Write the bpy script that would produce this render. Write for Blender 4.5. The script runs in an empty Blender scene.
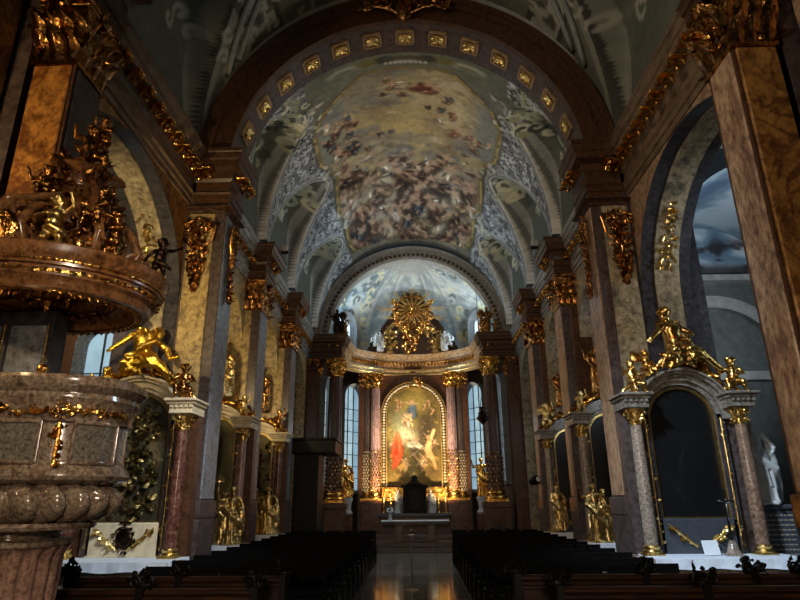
import bpy, math, random
import numpy as np
from mathutils import Vector, Matrix, Euler
PI = math.pi
rnd = random.Random(7)
nprs = np.random.RandomState(11)
sc = bpy.context.scene
COL = sc.collection

# ------------------------------------------------------------------ mesh builder
class MB:
    def __init__(s):
        s.V = []; s.F = []; s.M = []; s.n = 0
    def add(s, v, f, mi=0):
        v = np.asarray(v, dtype=float).reshape(-1, 3)
        n = s.n
        s.V.append(v)
        s.F.extend([tuple(i + n for i in q) for q in f])
        s.M.extend([mi] * len(f))
        s.n += len(v)
    def box(s, x0, x1, y0, y1, z0, z1, mi=0, bev=0.0):
        if x0 > x1: x0, x1 = x1, x0
        if y0 > y1: y0, y1 = y1, y0
        if bev > 0:
            b = min(bev, (x1-x0)*.45, (y1-y0)*.45, (z1-z0)*.45)
            rings = []
            for z, k in ((z0, b), (z0+b, 0), (z1-b, 0), (z1, b)):
                rings.append([(x0+k+(b-k), y0+k, z), (x1-k-(b-k), y0+k, z), (x1-k, y0+k+(b-k), z), (x1-k, y1-k-(b-k), z),
                              (x1-k-(b-k), y1-k, z), (x0+k+(b-k), y1-k, z), (x0+k, y1-k-(b-k), z), (x0+k, y0+k+(b-k), z)])
            s.loft(rings, mi=mi, cap=True)
            return
        v = [(x0,y0,z0),(x1,y0,z0),(x1,y1,z0),(x0,y1,z0),(x0,y0,z1),(x1,y0,z1),(x1,y1,z1),(x0,y1,z1)]
        s.add(v, [(0,3,2,1),(4,5,6,7),(0,1,5,4),(1,2,6,5),(2,3,7,6),(3,0,4,7)], mi)
    def loft(s, rings, mi=0, cap=True, closed=True):
        m = len(rings[0]); k = len(rings)
        v = [p for r in rings for p in r]; f = []
        for i in range(k-1):
            for j in range(m if closed else m-1):
                a = i*m+j; b = i*m+(j+1) % m
                f.append((a, b, b+m, a+m))
        if cap and closed:
            f.append(tuple(range(m-1, -1, -1))); f.append(tuple(range((k-1)*m, k*m)))
        s.add(v, f, mi)
    def lathe(s, prof, c=(0,0,0), n=20, sx=1.0, sy=1.0, mod=None, mi=0, cap=True):
        rings = []
        for r, z in prof:
            ring = []
            for j in range(n):
                a = 2*PI*j/n
                rr = r if mod is None else r*mod(a, z)
                ring.append((c[0]+rr*sx*math.cos(a), c[1]+rr*sy*math.sin(a), c[2]+z))
            rings.append(ring)
        s.loft(rings, mi, cap)
    def tube(s, pts, rad, n=8, mi=0, cap=True):
        P = [Vector(p) for p in pts]
        if not hasattr(rad, '__len__'): rad = [rad]*len(P)
        rings = []; up = None
        for i, p in enumerate(P):
            t = (P[min(i+1, len(P)-1)] - P[max(i-1, 0)])
            if t.length < 1e-9: t = Vector((0,0,1))
            t.normalize()
            if up is None:
                up = Vector((0,0,1)) if abs(t.z) < .9 else Vector((1,0,0))
            u = t.cross(up)
            if u.length < 1e-4: u = t.cross(Vector((0,1,0)))
            u.normalize(); w = u.cross(t); up = w
            rings.append([tuple(p + (u*math.cos(2*PI*j/n) + w*math.sin(2*PI*j/n))*rad[i]) for j in range(n)])
        s.loft(rings, mi, cap)
    def ell(s, c, r, rot=None, n=10, m=6, mi=0):
        rings = []
        R = Euler(rot).to_matrix() if rot else None
        for i in range(m+1):
            ph = -PI/2 + PI*(i+.02*(i==0)-.02*(i==m))/m
            ring = []
            for j in range(n):
                a = 2*PI*j/n
                p = Vector((r[0]*math.cos(ph)*math.cos(a), r[1]*math.cos(ph)*math.sin(a), r[2]*math.sin(ph)))
                if R: p = R @ p
                ring.append((c[0]+p.x, c[1]+p.y, c[2]+p.z))
            rings.append(ring)
        s.loft(rings, mi, True)
    def prism(s, poly, y0, y1, axis='y', mi=0):
        n = len(poly)
        def P(a, b, d): return {'y': (a, d, b), 'x': (d, a, b), 'z': (a, b, d)}[axis]
        v = [P(a, b, y0) for a, b in poly] + [P(a, b, y1) for a, b in poly]
        f = [(i, (i+1) % n, (i+1) % n + n, i+n) for i in range(n)]
        f += [tuple(range(n-1, -1, -1)), tuple(range(n, 2*n))]
        s.add(v, f, mi)
    def sweep(s, prof, path, closed_prof=True, left=True, mi=0):
        """prof: (offset, z) points; path: (x, y) plan points; offset grows to the left of the path."""
        n = len(path); rings = []
        for i in range(n):
            p = Vector(path[i])
            d0 = (Vector(path[i]) - Vector(path[i-1])).normalized() if i else None
            d1 = (Vector(path[i+1]) - Vector(path[i])).normalized() if i < n-1 else None
            d0 = d0 or d1; d1 = d1 or d0
            n0 = Vector((-d0.y, d0.x)); n1 = Vector((-d1.y, d1.x))
            m = (n0+n1)
            m = m.normalized() if m.length > 1e-6 else n0
            k = 1/max(.35, m.dot(n0))
            if not left: m = -m
            rings.append([(p.x+m.x*o*k, p.y+m.y*o*k, z) for o, z in prof])
        s.loft(rings, mi, True, closed_prof)
    def build(s, name, mat, parent=None, smooth=False, auto=None):
        me = bpy.data.meshes.new(name)
        V = np.concatenate(s.V) if s.V else np.zeros((0,3))
        me.from_pydata(V.tolist(), [], s.F)
        mats = mat if isinstance(mat, (list, tuple)) else [mat]
        for m in mats: me.materials.append(m)
        if len(mats) > 1: me.polygons.foreach_set('material_index', s.M)
        fix_normals(me)
        if smooth: me.polygons.foreach_set('use_smooth', [True]*len(me.polygons))
        if auto is not None:
            try: me.set_sharp_from_angle(angle=math.radians(auto))
            except Exception: pass
        return link(name, me, parent)

def fix_normals(me):
    import bmesh
    bm = bmesh.new(); bm.from_mesh(me)
    bmesh.ops.recalc_face_normals(bm, faces=bm.faces)
    bm.to_mesh(me); bm.free(); me.update()

def link(name, data, parent=None):
    o = bpy.data.objects.new(name, data)
    COL.objects.link(o)
    if parent is not None: o.parent = parent
    return o
def empty(name, loc=(0,0,0), rz=0, parent=None):
    o = link(name, None, parent); o.location = loc; o.rotation_euler = (0,0,rz); o.empty_display_size = .1
    return o
def tag(o, label, cat, group=None, kind=None):
    o['label'] = label; o['category'] = cat
    if group: o['group'] = group
    if kind: o['kind'] = kind
    return o
def struct(o, label=None, cat=None):
    o['kind'] = 'structure'
    if label: o['label'] = label
    if cat: o['category'] = cat
    return o
def kids(o): return [c for c in bpy.data.objects if c.parent == o]
def copy_tree(o, parent=None, children=None):
    c = o.copy(); COL.objects.link(c)
    if parent is not None: c.parent = parent
    for ch in list(o.children): copy_tree(ch, c)
    return c
def inst(name, me, loc, rot=(0,0,0), scale=1.0, parent=None):
    o = link(name, me, parent); o.location = loc; o.rotation_euler = rot
    o.scale = (scale,)*3 if not hasattr(scale, '__len__') else scale
    return o

# ------------------------------------------------------------------ materials
def lin(c):
    return tuple(((x/12.92) if x <= .04045 else ((x+.055)/1.055)**2.4) for x in c)
def rgb(r, g, b): return lin((r/255, g/255, b/255))
class NT:
    def __init__(s, name):
        s.m = bpy.data.materials.new(name); s.m.use_nodes = True
        s.t = s.m.node_tree; s.b = s.t.nodes['Principled BSDF']
    def n(s, typ, **k):
        x = s.t.nodes.new(typ)
        for a, b in k.items():
            if a.startswith('i_'): x.inputs[a[2:].replace('_', ' ')].default_value = b
            else: setattr(x, a, b)
        return x
    def l(s, a, b): s.t.links.new(a, b)
    def ramp(s, fac, stops):
        r = s.n('ShaderNodeValToRGB'); e = r.color_ramp.elements
        while len(e) < len(stops): e.new(.5)
        for q, (p, c) in zip(e, stops): q.position = p; q.color = (*c, 1)
        s.l(fac, r.inputs[0]); return r.outputs[0]
    def coord(s, scale=(1,1,1), rot=(0,0,0)):
        tc = s.n('ShaderNodeTexCoord'); mp = s.n('ShaderNodeMapping')
        mp.inputs['Scale'].default_value = scale; mp.inputs['Rotation'].default_value = rot
        s.l(tc.outputs['Object'], mp.inputs[0]); return mp.outputs[0]
    def bump(s, h, strength=.3, dist=.02):
        b = s.n('ShaderNodeBump'); b.inputs['Strength'].default_value = strength; b.inputs['Distance'].default_value = dist
        s.l(h, b.inputs['Height']); s.l(b.outputs[0], s.b.inputs['Normal'])
    def set(s, rough=.5, metal=0.0, spec=.5):
        s.b.inputs['Roughness'].default_value = rough; s.b.inputs['Metallic'].default_value = metal
        s.b.inputs['Specular IOR Level'].default_value = spec

def marble(name, stops, scale=1.5, rough=.35, vein=None, vscale=1.2, rot=(0,0,0), stretch=(1,1,1), detail=10, dist=1.2, spec=.4, vw=.06):
    m = NT(name); co = m.coord(stretch, rot)
    a = m.n('ShaderNodeTexNoise'); a.inputs['Scale'].default_value = scale; a.inputs['Detail'].default_value = detail
    a.inputs['Roughness'].default_value = .65; a.inputs['Distortion'].default_value = dist
    m.l(co, a.inputs['Vector'])
    c = m.ramp(a.outputs['Fac'], stops)
    if vein:
        w = m.n('ShaderNodeTexNoise'); w.inputs['Scale'].default_value = vscale; w.inputs['Detail'].default_value = 5
        w.inputs['Distortion'].default_value = 2.0
        m.l(co, w.inputs['Vector'])
        f = m.ramp(w.outputs['Fac'], [(.5-vw, (0,0,0)), (.5, (1,1,1)), (.5+vw, (0,0,0))])
        mx = m.n('ShaderNodeMix', data_type='RGBA'); m.l(f, mx.inputs[0]); m.l(c, mx.inputs[6]); mx.inputs[7].default_value = (*vein, 1)
        c = mx.outputs[2]
    g = m.n('ShaderNodeTexNoise'); g.inputs['Scale'].default_value = scale*4.2; g.inputs['Detail'].default_value = 8; g.inputs['Roughness'].default_value = .75
    m.l(co, g.inputs['Vector'])
    mu = m.n('ShaderNodeMix', data_type='RGBA', blend_type='MULTIPLY'); mu.inputs[0].default_value = 1
    m.l(c, mu.inputs[6]); m.l(m.ramp(g.outputs['Fac'], [(.36, (.3,.27,.25)), (.47, (.72,.7,.68)), (.55, (1,1,1)), (.66, (1.25,1.22,1.18))]), mu.inputs[7])
    m.l(mu.outputs[2], m.b.inputs['Base Color'])
    m.set(rough, 0, spec)
    return m.m

def metal(name, c1, c2, rough=.32, scale=9, bump=.55, bscale=22):
    m = NT(name); co = m.coord()
    a = m.n('ShaderNodeTexNoise'); a.inputs['Scale'].default_value = scale; a.inputs['Detail'].default_value = 4
    m.l(co, a.inputs['Vector'])
    m.l(m.ramp(a.outputs['Fac'], [(.35, c1), (.65, c2)]), m.b.inputs['Base Color'])
    m.set(rough, 1.0)
    b = m.n('ShaderNodeTexNoise'); b.inputs['Scale'].default_value = bscale; m.l(co, b.inputs['Vector'])
    m.bump(b.outputs['Fac'], bump, .022)
    return m.m

def plain(name, c, rough=.6, metal_=0, spec=.4, var=.12, scale=6, bump=0):
    m = NT(name); co = m.coord()
    a = m.n('ShaderNodeTexNoise'); a.inputs['Scale'].default_value = scale; a.inputs['Detail'].default_value = 6
    m.l(co, a.inputs['Vector'])
    lo = tuple(x*(1-var*2) for x in c); hi = tuple(min(1, x*(1+var*1.5)) for x in c)
    m.l(m.ramp(a.outputs['Fac'], [(.3, lo), (.7, hi)]), m.b.inputs['Base Color'])
    m.set(rough, metal_, spec)
    if bump: m.bump(a.outputs['Fac'], bump, .02)
    return m.m

def wood(name, c1, c2, rough=.4, spec=.4):
    m = NT(name); co = m.coord((1, 6, 6))
    a = m.n('ShaderNodeTexNoise'); a.inputs['Scale'].default_value = 3; a.inputs['Detail'].default_value = 6; a.inputs['Distortion'].default_value = .6
    m.l(co, a.inputs['Vector'])
    m.l(m.ramp(a.outputs['Fac'], [(.3, c1), (.7, c2)]), m.b.inputs['Base Color']); m.set(rough, 0, spec)
    return m.m

def painted(name, rough=.75, spec=.2):
    m = NT(name)
    a = m.n('ShaderNodeVertexColor'); a.layer_name = 'paint'
    m.l(a.outputs['Color'], m.b.inputs['Base Color']); m.set(rough, 0, spec)
    return m.m

def glow(name, c, strength):
    m = NT(name)
    m.b.inputs['Base Color'].default_value = (*[x*.5 for x in c], 1)
    co = m.coord()
    a = m.n('ShaderNodeTexNoise'); a.inputs['Scale'].default_value = 2.2; a.inputs['Detail'].default_value = 5; m.l(co, a.inputs['Vector'])
    m.l(m.ramp(a.outputs['Fac'], [(.3, tuple(x*.65 for x in c)), (.7, c)]), m.b.inputs['Emission Color'])
    m.b.inputs['Emission Strength'].default_value = strength
    m.set(.3)
    return m.m

M = {}
M['marble_tan'] = marble('tan streaked marble', [(.3, rgb(104,72,66)), (.44, rgb(150,116,92)), (.54, rgb(180,150,116)), (.64, rgb(146,108,90)), (.78, rgb(110,78,72))], 2.3, .34, rot=(.5,.5,0), stretch=(1.5,1.5,.75), detail=12, dist=.8)
M['marble_ochre'] = marble('ochre marble', [(.3, rgb(120,78,36)), (.5, rgb(168,118,56)), (.7, rgb(140,92,44))], 2.2, .35, vein=rgb(110,66,30))
M['marble_grey'] = marble('grey green marble', [(.3, rgb(84,78,66)), (.46, rgb(144,132,106)), (.58, rgb(160,146,118)), (.74, rgb(98,92,80))], 2.2, .4, detail=12)
M['marble_lamplit'] = marble('lamp yellow grey marble', [(.3, rgb(84,74,56)), (.46, rgb(160,138,92)), (.58, rgb(172,150,100)), (.72, rgb(104,92,66))], 2.2, .42, detail=12)  # grey marble of the left bays, the lamps' yellow put into its colour
M['marble_purple'] = marble('purple brown marble', [(.3, rgb(56,47,46)), (.5, rgb(82,70,67)), (.7, rgb(66,55,54))], 2.5, .4)
M['marble_dark'] = marble('blue black marble', [(.3, rgb(42,41,45)), (.5, rgb(62,60,64)), (.7, rgb(50,49,53))], 2.6, .3)
M['marble_blue'] = marble('blue grey marble', [(.3, rgb(92,98,108)), (.5, rgb(128,134,142)), (.7, rgb(104,110,120))], 2.6, .36)
M['marble_brown'] = marble('brown red marble', [(.3, rgb(52,32,22)), (.5, rgb(86,56,38)), (.7, rgb(66,42,28))], 3.2, .4)
M['marble_red'] = marble('red mottled marble', [(.3, rgb(56,32,27)), (.5, rgb(98,60,50)), (.62, rgb(126,90,76)), (.75, rgb(74,44,37))], 6, .22)
M['marble_pinkgrey'] = marble('pale column marble', [(.3, rgb(104,90,82)), (.5, rgb(150,134,118)), (.7, rgb(124,106,94))], 6, .22)
M['marble_lilac'] = marble('lilac marble', [(.3, rgb(120,92,92)), (.5, rgb(160,132,128)), (.7, rgb(140,110,108))], 4, .3, stretch=(1,1,.3))
M['marble_pulpit'] = marble('brown grey pulpit marble', [(.25, rgb(84,70,58)), (.42, rgb(120,98,78)), (.5, rgb(150,132,112)), (.6, rgb(112,92,76)), (.8, rgb(90,74,66))], 7, .16, spec=.7)
M['marble_pulpit_panel'] = marble('speckled pulpit panel', [(.3, rgb(80,76,70)), (.5, rgb(120,112,98)), (.7, rgb(96,92,84))], 9, .18, spec=.6)
M['marble_shaft'] = marble('rose fluted pedestal marble', [(.3, rgb(110,78,66)), (.5, rgb(160,124,104)), (.7, rgb(126,94,80))], 7, .35)
M['marble_umber'] = marble('umber column marble', [(.3, rgb(84,64,54)), (.5, rgb(134,108,90)), (.7, rgb(104,82,68))], 5, .22)
M['apse_stone'] = marble('cream cornice stone', [(.3, rgb(150,124,92)), (.5, rgb(190,164,128)), (.7, rgb(168,140,106))], 2.6, .4)
M['marble_altar'] = marble('grey brown altar marble', [(.3, rgb(92,88,82)), (.5, rgb(130,124,114)), (.7, rgb(106,100,92))], 3, .34)
M['coffer_stone'] = plain('tan coffer stone', rgb(142,116,82), .6)
M['stone'] = plain('pale dusty stone', rgb(150,140,122), .6)
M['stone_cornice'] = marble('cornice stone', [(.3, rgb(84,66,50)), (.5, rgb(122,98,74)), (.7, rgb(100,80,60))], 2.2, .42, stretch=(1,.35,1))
M['stone_cornice_lit'] = marble('lit grey cornice stone', [(.3, rgb(110,106,100)), (.5, rgb(150,146,138)), (.7, rgb(124,118,112))], 2.2, .42, stretch=(1,.35,1))  # lighter copy of the cornice stone, chancel light put into its colour
M['stone_brown'] = marble('brown carved stone', [(.3, rgb(48,32,22)), (.5, rgb(80,54,34)), (.7, rgb(62,42,27))], 3, .38)
M['stucco'] = plain('pale stucco', rgb(150,148,140), .7)
M['ivory'] = plain('cream stone', rgb(206,190,158), .55)
M['white_stone'] = plain('white sculpted stone', rgb(176,178,176), .55)
M['gold'] = metal('gilding', rgb(170,108,40), rgb(236,190,100), .26)
M['gold_dark'] = metal('worn dark gilding', rgb(96,54,24), rgb(206,150,84), .24)  # dark brown and light gold mottled by noise
M['gold_pale'] = metal('pale gilding', rgb(196,160,84), rgb(240,210,140), .3, bump=.3)
M['gold_statue'] = metal('carved pale gilding', rgb(168,132,70), rgb(240,212,146), .3, 7, .9, 11)
M['gold_fig'] = metal('carved gilding', rgb(160,104,40), rgb(244,204,120), .27, 7, .9, 11)
M['gold_ray'] = metal('sunray gilding', rgb(226,190,112), rgb(250,230,170), .45, bump=.15)
M['bronze_gold'] = metal('dark gilt carving', rgb(92,80,50), rgb(156,136,86), .36)
M['bronze'] = metal('dark bronze', rgb(40,30,24), rgb(74,56,44), .35)
M['gold_yellow'] = metal('bright yellow gilding', rgb(220,160,40), rgb(250,206,90), .34)
M['wood_pew'] = wood('red brown polished wood', rgb(34,20,13), rgb(60,36,22), .34)
M['wood_dark'] = wood('black stained wood', rgb(7,6,5), rgb(13,10,8), .5, .2)
M['wood_chair'] = wood('very dark chair wood', rgb(5,4,4), rgb(9,7,6), .7, .08)
M['pulpit_wood'] = marble('polished brown canopy marble', [(.3, rgb(84,52,28)), (.5, rgb(134,92,54)), (.7, rgb(104,68,40))], 4, .24, spec=.6)
M['cloth'] = plain('white altar linen', rgb(214,220,228), .85, var=.05, scale=14)
M['black'] = plain('black lacquer', rgb(6,6,6), .45, spec=.12)
M['slate'] = plain('dark slate', rgb(60,64,70), .4)
M['dark_metal'] = plain('dark steel', rgb(40,40,42), .35, 1)
M['steel'] = plain('brushed steel', rgb(120,118,112), .35, 1)
M['iron'] = plain('black iron', rgb(14,14,14), .5)
M['paper'] = plain('white card', rgb(220,226,230), .8, var=.03)
M['fresco'] = painted('ceiling fresco')
M['canvas'] = painted('oil painting', .45, .35)
M['glass'] = glow('milky window glass', rgb(204,224,232), 1.4)
M['glass_dim'] = glow('frosted window glass', rgb(150,184,204), .85)
M['glass_red'] = plain('dark ruby glass', rgb(36,10,8), .2)
M['lamp'] = glow('lit lamp lens', rgb(255,244,220), 6)
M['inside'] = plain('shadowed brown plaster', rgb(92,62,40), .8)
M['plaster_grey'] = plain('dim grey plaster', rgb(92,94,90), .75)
M['plaster_blue'] = plain('blue grey plaster', rgb(120,128,134), .75)

def floor_mat():
    m = NT('polished stone floor'); co = m.coord()
    br = m.n('ShaderNodeTexBrick'); br.offset = 0; br.inputs['Scale'].default_value = 1.0
    br.inputs['Brick Width'].default_value = .5; br.inputs['Row Height'].default_value = .5; br.inputs['Mortar Size'].default_value = .006
    br.inputs['Color1'].default_value = (*rgb(128,126,118),1); br.inputs['Color2'].default_value = (*rgb(100,100,98),1); br.inputs['Mortar'].default_value = (*rgb(30,30,30),1)
    m.l(co, br.inputs['Vector'])
    a = m.n('ShaderNodeTexNoise'); a.inputs['Scale'].default_value = 3; a.inputs['Detail'].default_value = 8; m.l(co, a.inputs['Vector'])
    mx = m.n('ShaderNodeMix', data_type='RGBA', blend_type='MULTIPLY'); mx.inputs[0].default_value = .6
    m.l(br.outputs['Color'], mx.inputs[6]); m.l(m.ramp(a.outputs['Fac'], [(.3, (.5,.5,.5)), (.7, (1,1,1))]), mx.inputs[7])
    m.l(mx.outputs[2], m.b.inputs['Base Color'])
    m.l(m.ramp(a.outputs['Fac'], [(.35, (.07,.07,.07)), (.75, (.16,.16,.16))]), m.b.inputs['Roughness'])
    m.b.inputs['Specular IOR Level'].default_value = 1.0; m.b.inputs['IOR'].default_value = 1.7
    return m.m
M['floor'] = floor_mat()

# ------------------------------------------------------------------ painting in vertex colours
class Canvas:
    def __init__(s, w, h, base, seed=1):
        s.k = 1.0; s.limb = 1.0; s.w, s.h = w, h; s.r = np.random.RandomState(seed)
        s.a = np.zeros((h, w, 3)) + np.array(base)/255.
        s.Y, s.X = np.mgrid[0:h, 0:w].astype(float)
    def noise(s, cell, octs=4):
        out = np.zeros((s.h, s.w)); amp = 1; tot = 0; cell = cell*s.k
        for o in range(octs):
            c = max(1.5, cell/2**o)
            gh, gw = int(s.h/c)+3, int(s.w/c)+3
            g = s.r.rand(gh, gw)
            y = s.Y/c; x = s.X/c; yi = y.astype(int); xi = x.astype(int); fy = y-yi; fx = x-xi
            fy = fy*fy*(3-2*fy); fx = fx*fx*(3-2*fx)
            out += amp*((g[yi,xi]*(1-fx)+g[yi,xi+1]*fx)*(1-fy)+(g[yi+1,xi]*(1-fx)+g[yi+1,xi+1]*fx)*fy)
            tot += amp; amp *= .55
        return out/tot
    def mix(s, mask, c):
        m = np.clip(mask, 0, 1)[..., None]
        s.a = s.a*(1-m) + np.array(c)/255.*m
    def ell(s, cx, cy, rx, ry, ang, c, al=1., soft=.35):
        rx *= s.k; ry *= s.k
        R = max(rx, ry)*1.5+2
        y0, y1 = int(max(0, cy-R)), int(min(s.h, cy+R+1)); x0, x1 = int(max(0, cx-R)), int(min(s.w, cx+R+1))
        if y1 <= y0 or x1 <= x0: return
        X = s.X[y0:y1, x0:x1]-cx; Y = s.Y[y0:y1, x0:x1]-cy
        ca, sa = math.cos(ang), math.sin(ang)
        d = np.sqrt(((X*ca+Y*sa)/rx)**2 + ((-X*sa+Y*ca)/ry)**2)
        m = np.clip((1+soft-d)/(2*soft+1e-6), 0, 1)[..., None]*al
        s.a[y0:y1, x0:x1] = s.a[y0:y1, x0:x1]*(1-m) + np.array(c)/255.*m
    def line(s, p, q, w, c, al=1.):
        n = max(2, int(math.hypot(q[0]-p[0], q[1]-p[1])/(w*.7*s.k)))
        for i in range(n+1):
            t = i/n; s.ell(p[0]+(q[0]-p[0])*t, p[1]+(q[1]-p[1])*t, w, w, 0, c, al)
    def curve(s, pts, w, c, al=1.):
        for a, b in zip(pts[:-1], pts[1:]): s.line(a, b, w, c, al)
    def person(s, x, y, h, robe, ang=None, flip=1, sk=(184, 150, 118)):
        """a small painted figure of swirling cloth, limbs and a head, h pixels tall"""
        k_ = s.k; h = h*k_; s.k = 1.0
        r = s.r; a = r.uniform(-.6, .6) if ang is None else ang
        ux, uy = math.sin(a)*flip, -math.cos(a); px, py = -uy, ux
        dk = tuple(v*.55 for v in robe); lt = tuple(min(255, v*1.35+14) for v in robe)
        s.ell(x, y+h*.12, h*.24, h*.36, a*flip, dk, .8)
        s.ell(x+px*h*.05, y+h*.05, h*.16, h*.34, a*flip, robe, .95)
        for k in range(3):
            o = r.uniform(-.14, .14)
            s.line((x+px*h*o, y+py*h*o-uy*h*.0), (x-ux*h*.34*s.limb+px*h*(o*1.8), y-uy*h*.34*s.limb+py*h*o*1.8), max(.6, h*.035), lt if k % 2 else dk, .6)
        s.ell(x+ux*h*.22, y+uy*h*.22, h*.11, h*.15, a*flip, sk, .9)
        s.ell(x+ux*h*.42, y+uy*h*.42, h*.075, h*.09, 0, tuple(v*.92 for v in sk), 1)
        for sgn in (-1, 1):
            L_ = s.limb; e = (x+ux*h*(.26+L_*r.uniform(-.16,.19))+px*sgn*h*L_*r.uniform(.25,.42), y+uy*h*(.26+L_*r.uniform(-.16,.19))+py*sgn*h*L_*r.uniform(.25,.42))
            s.line((x+ux*h*.26, y+uy*h*.26), e, max(.6, h*.045), sk, .6)
        s.line((x-ux*h*.2, y-uy*h*.2), (x-ux*h*(.2+.32*s.limb)+px*h*.1*r.uniform(-2,2), y-uy*h*(.2+.3*s.limb)), max(.6, h*.05), sk, .55)
        s.k = k_
    def grain(s, k=.06, cell=3):
        n = s.noise(cell, 2)-.5
        s.a = np.clip(s.a*(1+k*2*n[..., None]), 0, 1)
    def linear(s):
        a = np.clip(s.a, 0, 1)
        return np.where(a <= .04045, a/12.92, ((a+.055)/1.055)**2.4)

def paint_grid(name, P, colors, mat, parent=None, keep=None, smooth=True, thick=None):
    """P: (h,w,3) positions; colors: (h,w,3) linear"""
    h, w = P.shape[:2]
    idx = np.arange(h*w).reshape(h, w)
    f = np.stack([idx[:-1,:-1], idx[:-1,1:], idx[1:,1:], idx[1:,:-1]], -1).reshape(-1, 4)
    if keep is not None:
        k = (keep[:-1,:-1] & keep[:-1,1:] & keep[1:,1:] & keep[1:,:-1]).reshape(-1); f = f[k]
    me = bpy.data.meshes.new(name)
    me.from_pydata(P.reshape(-1,3).tolist(), [], f.tolist())
    at = me.color_attributes.new('paint', 'FLOAT_COLOR', 'POINT')
    cc = np.ones((h*w, 4), dtype=np.float32); cc[:, :3] = colors.reshape(-1,3)
    at.data.foreach_set('color', cc.ravel())
    me.materials.append(mat)
    if smooth: me.polygons.foreach_set('use_smooth', [True]*len(me.polygons))
    if keep is not None:
        import bmesh
        bm = bmesh.new(); bm.from_mesh(me)
        bmesh.ops.delete(bm, geom=[v for v in bm.verts if not v.link_faces], context='VERTS')
        bm.to_mesh(me); bm.free()
    me.update()
    return link(name, me, parent)

# ------------------------------------------------------------------ leaves, capitals, garlands
def leaf_template():
    """closed curled leaf, unit length along +z, tip bends towards -y"""
    v = []; f = []
    n = 5
    for i in range(n):
        t = i/(n-1)
        w = .26*math.sin(PI*min(1, .18+t*.86))**.8 + .02
        y = -.42*t**2.6; z = t - .22*t**3
        v += [(-w, y+.05*w, z), (0, y-.07, z), (w, y+.05*w, z), (0, y+.05, z)]
    for i in range(n-1):
        for j in range(4):
            a = i*4+j; b = i*4+(j+1) % 4
            f.append((a, b, b+4, a+4))
    f.append((3,2,1,0)); f.append(tuple(range((n-1)*4, n*4)))
    return np.array(v), f
LV, LF = leaf_template()
def add_leaf(mb, p, z, out, size, wid=1.0, mi=0):
    """leaf rooted at p, growing along z, tip curling along out"""
    z = Vector(z).normalized(); o = Vector(out); o = o - z*o.dot(z)
    if o.length < 1e-5: o = z.orthogonal()
    o.normalize(); x = o.cross(z)
    Mx = np.array([[x.x*wid, -o.x, z.x], [x.y*wid, -o.y, z.y], [x.z*wid, -o.z, z.z]])*size
    mb.add(LV @ Mx.T + np.array(p), LF, mi)
def scroll(mb, c, u, v, r0, turns=1.3, tube=.02, start=0, n=18, mi=0, flip=1):
    """spiral in the plane of u, v"""
    u = Vector(u); v = Vector(v); c = Vector(c); pts = []; rad = []
    for i in range(n+1):
        t = i/n; a = start + flip*2*PI*turns*t; r = r0*(1-.82*t)
        pts.append(c + u*r*math.cos(a) + v*r*math.sin(a)); rad.append(tube*(1-.4*t))
    mb.tube(pts, rad, 6, mi)
def blob(mb, p, r, mi=0):
    mb.ell(p, (r*rnd.uniform(.8,1.2), r*rnd.uniform(.8,1.2), r*rnd.uniform(.8,1.2)), (rnd.random()*3, rnd.random()*3, 0), 7, 4, mi)
def foliage(mb, pts, normal, size, spread=.6, flowers=.25, mi=0):
    nrm = Vector(normal).normalized()
    for p in pts:
        p = Vector(p)
        if rnd.random() < flowers:
            k = size*rnd.uniform(.16,.3)
            blob(mb, p+nrm*k*.6, k*.6, mi)
            for j in range(5):
                a = 2*PI*j/5+rnd.random()
                t = nrm.orthogonal().normalized(); b = nrm.cross(t)
                d = t*math.cos(a)+b*math.sin(a)
                mb.ell(p+d*k*.9+nrm*k*.3, (k*.5,)*3, None, 6, 4, mi)
        else:
            d = Vector((rnd.uniform(-1,1), rnd.uniform(-1,1), rnd.uniform(-1,1)))
            d = (d - nrm*d.dot(nrm))
            if d.length < .01: continue
            d = d.normalized() + nrm*rnd.uniform(.05, spread)
            add_leaf(mb, p, d, nrm + Vector((rnd.uniform(-.4,.4),)*3), size*rnd.uniform(.6,1.25), rnd.uniform(.7,1.2), mi)
def garland_bm(h, w, nrm_axis, n=70, size=.14, scale_d=.07):
    """hanging trophy of fruit and leaves in local space: x = width, z = 0 at the top going down, facing -y"""
    mb = MB()
    pts = []
    for i in range(n):
        t = rnd.random()**.8
        ww = w*.5*(1-.85*t**1.3)*(.65+.35*math.cos(t*9))
        pts.append((rnd.uniform(-ww, ww), -scale_d*rnd.uniform(.1, 1)*(1-.4*t), -h*t))
    foliage(mb, pts, (0,-1,0), size, .9, .3)
    # ring of a rosette at the top with ribbons
    ring = [(w*.16*math.cos(a), -.06, -.06*h+w*.16*math.sin(a)) for a in [2*PI*i/14 for i in range(15)]]
    mb.tube(ring, .018, 6)
    for sgn in (-1, 1):
        scroll(mb, (sgn*w*.36, -.05, -.12*h), (sgn,0,0), (0,0,1), w*.17, 1.4, .022)
        scroll(mb, (sgn*w*.2, -.06, -.45*h), (sgn,0,0), (0,0,-1), w*.12, 1.2, .018)
        mb.tube([(sgn*w*.1, -.05, 0), (sgn*w*.5, -.07, -.1*h), (sgn*w*.42, -.06, -.3*h), (sgn*w*.2, -.05, -.4*h)], [.02,.03,.025,.015], 6)
    mb.tube([(0,-.03,0),(.02,-.05,-.4*h),(-.02,-.04,-.8*h),(0,-.03,-h)], [.02,.025,.02,.01], 6)
    for i in range(int(n*.5)):
        t = rnd.random(); ww = w*.42*(1-.85*t)
        blob(mb, (rnd.uniform(-ww, ww), -scale_d*rnd.uniform(.5,1.4), -h*t), size*rnd.uniform(.12,.24))
    return mb
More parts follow.
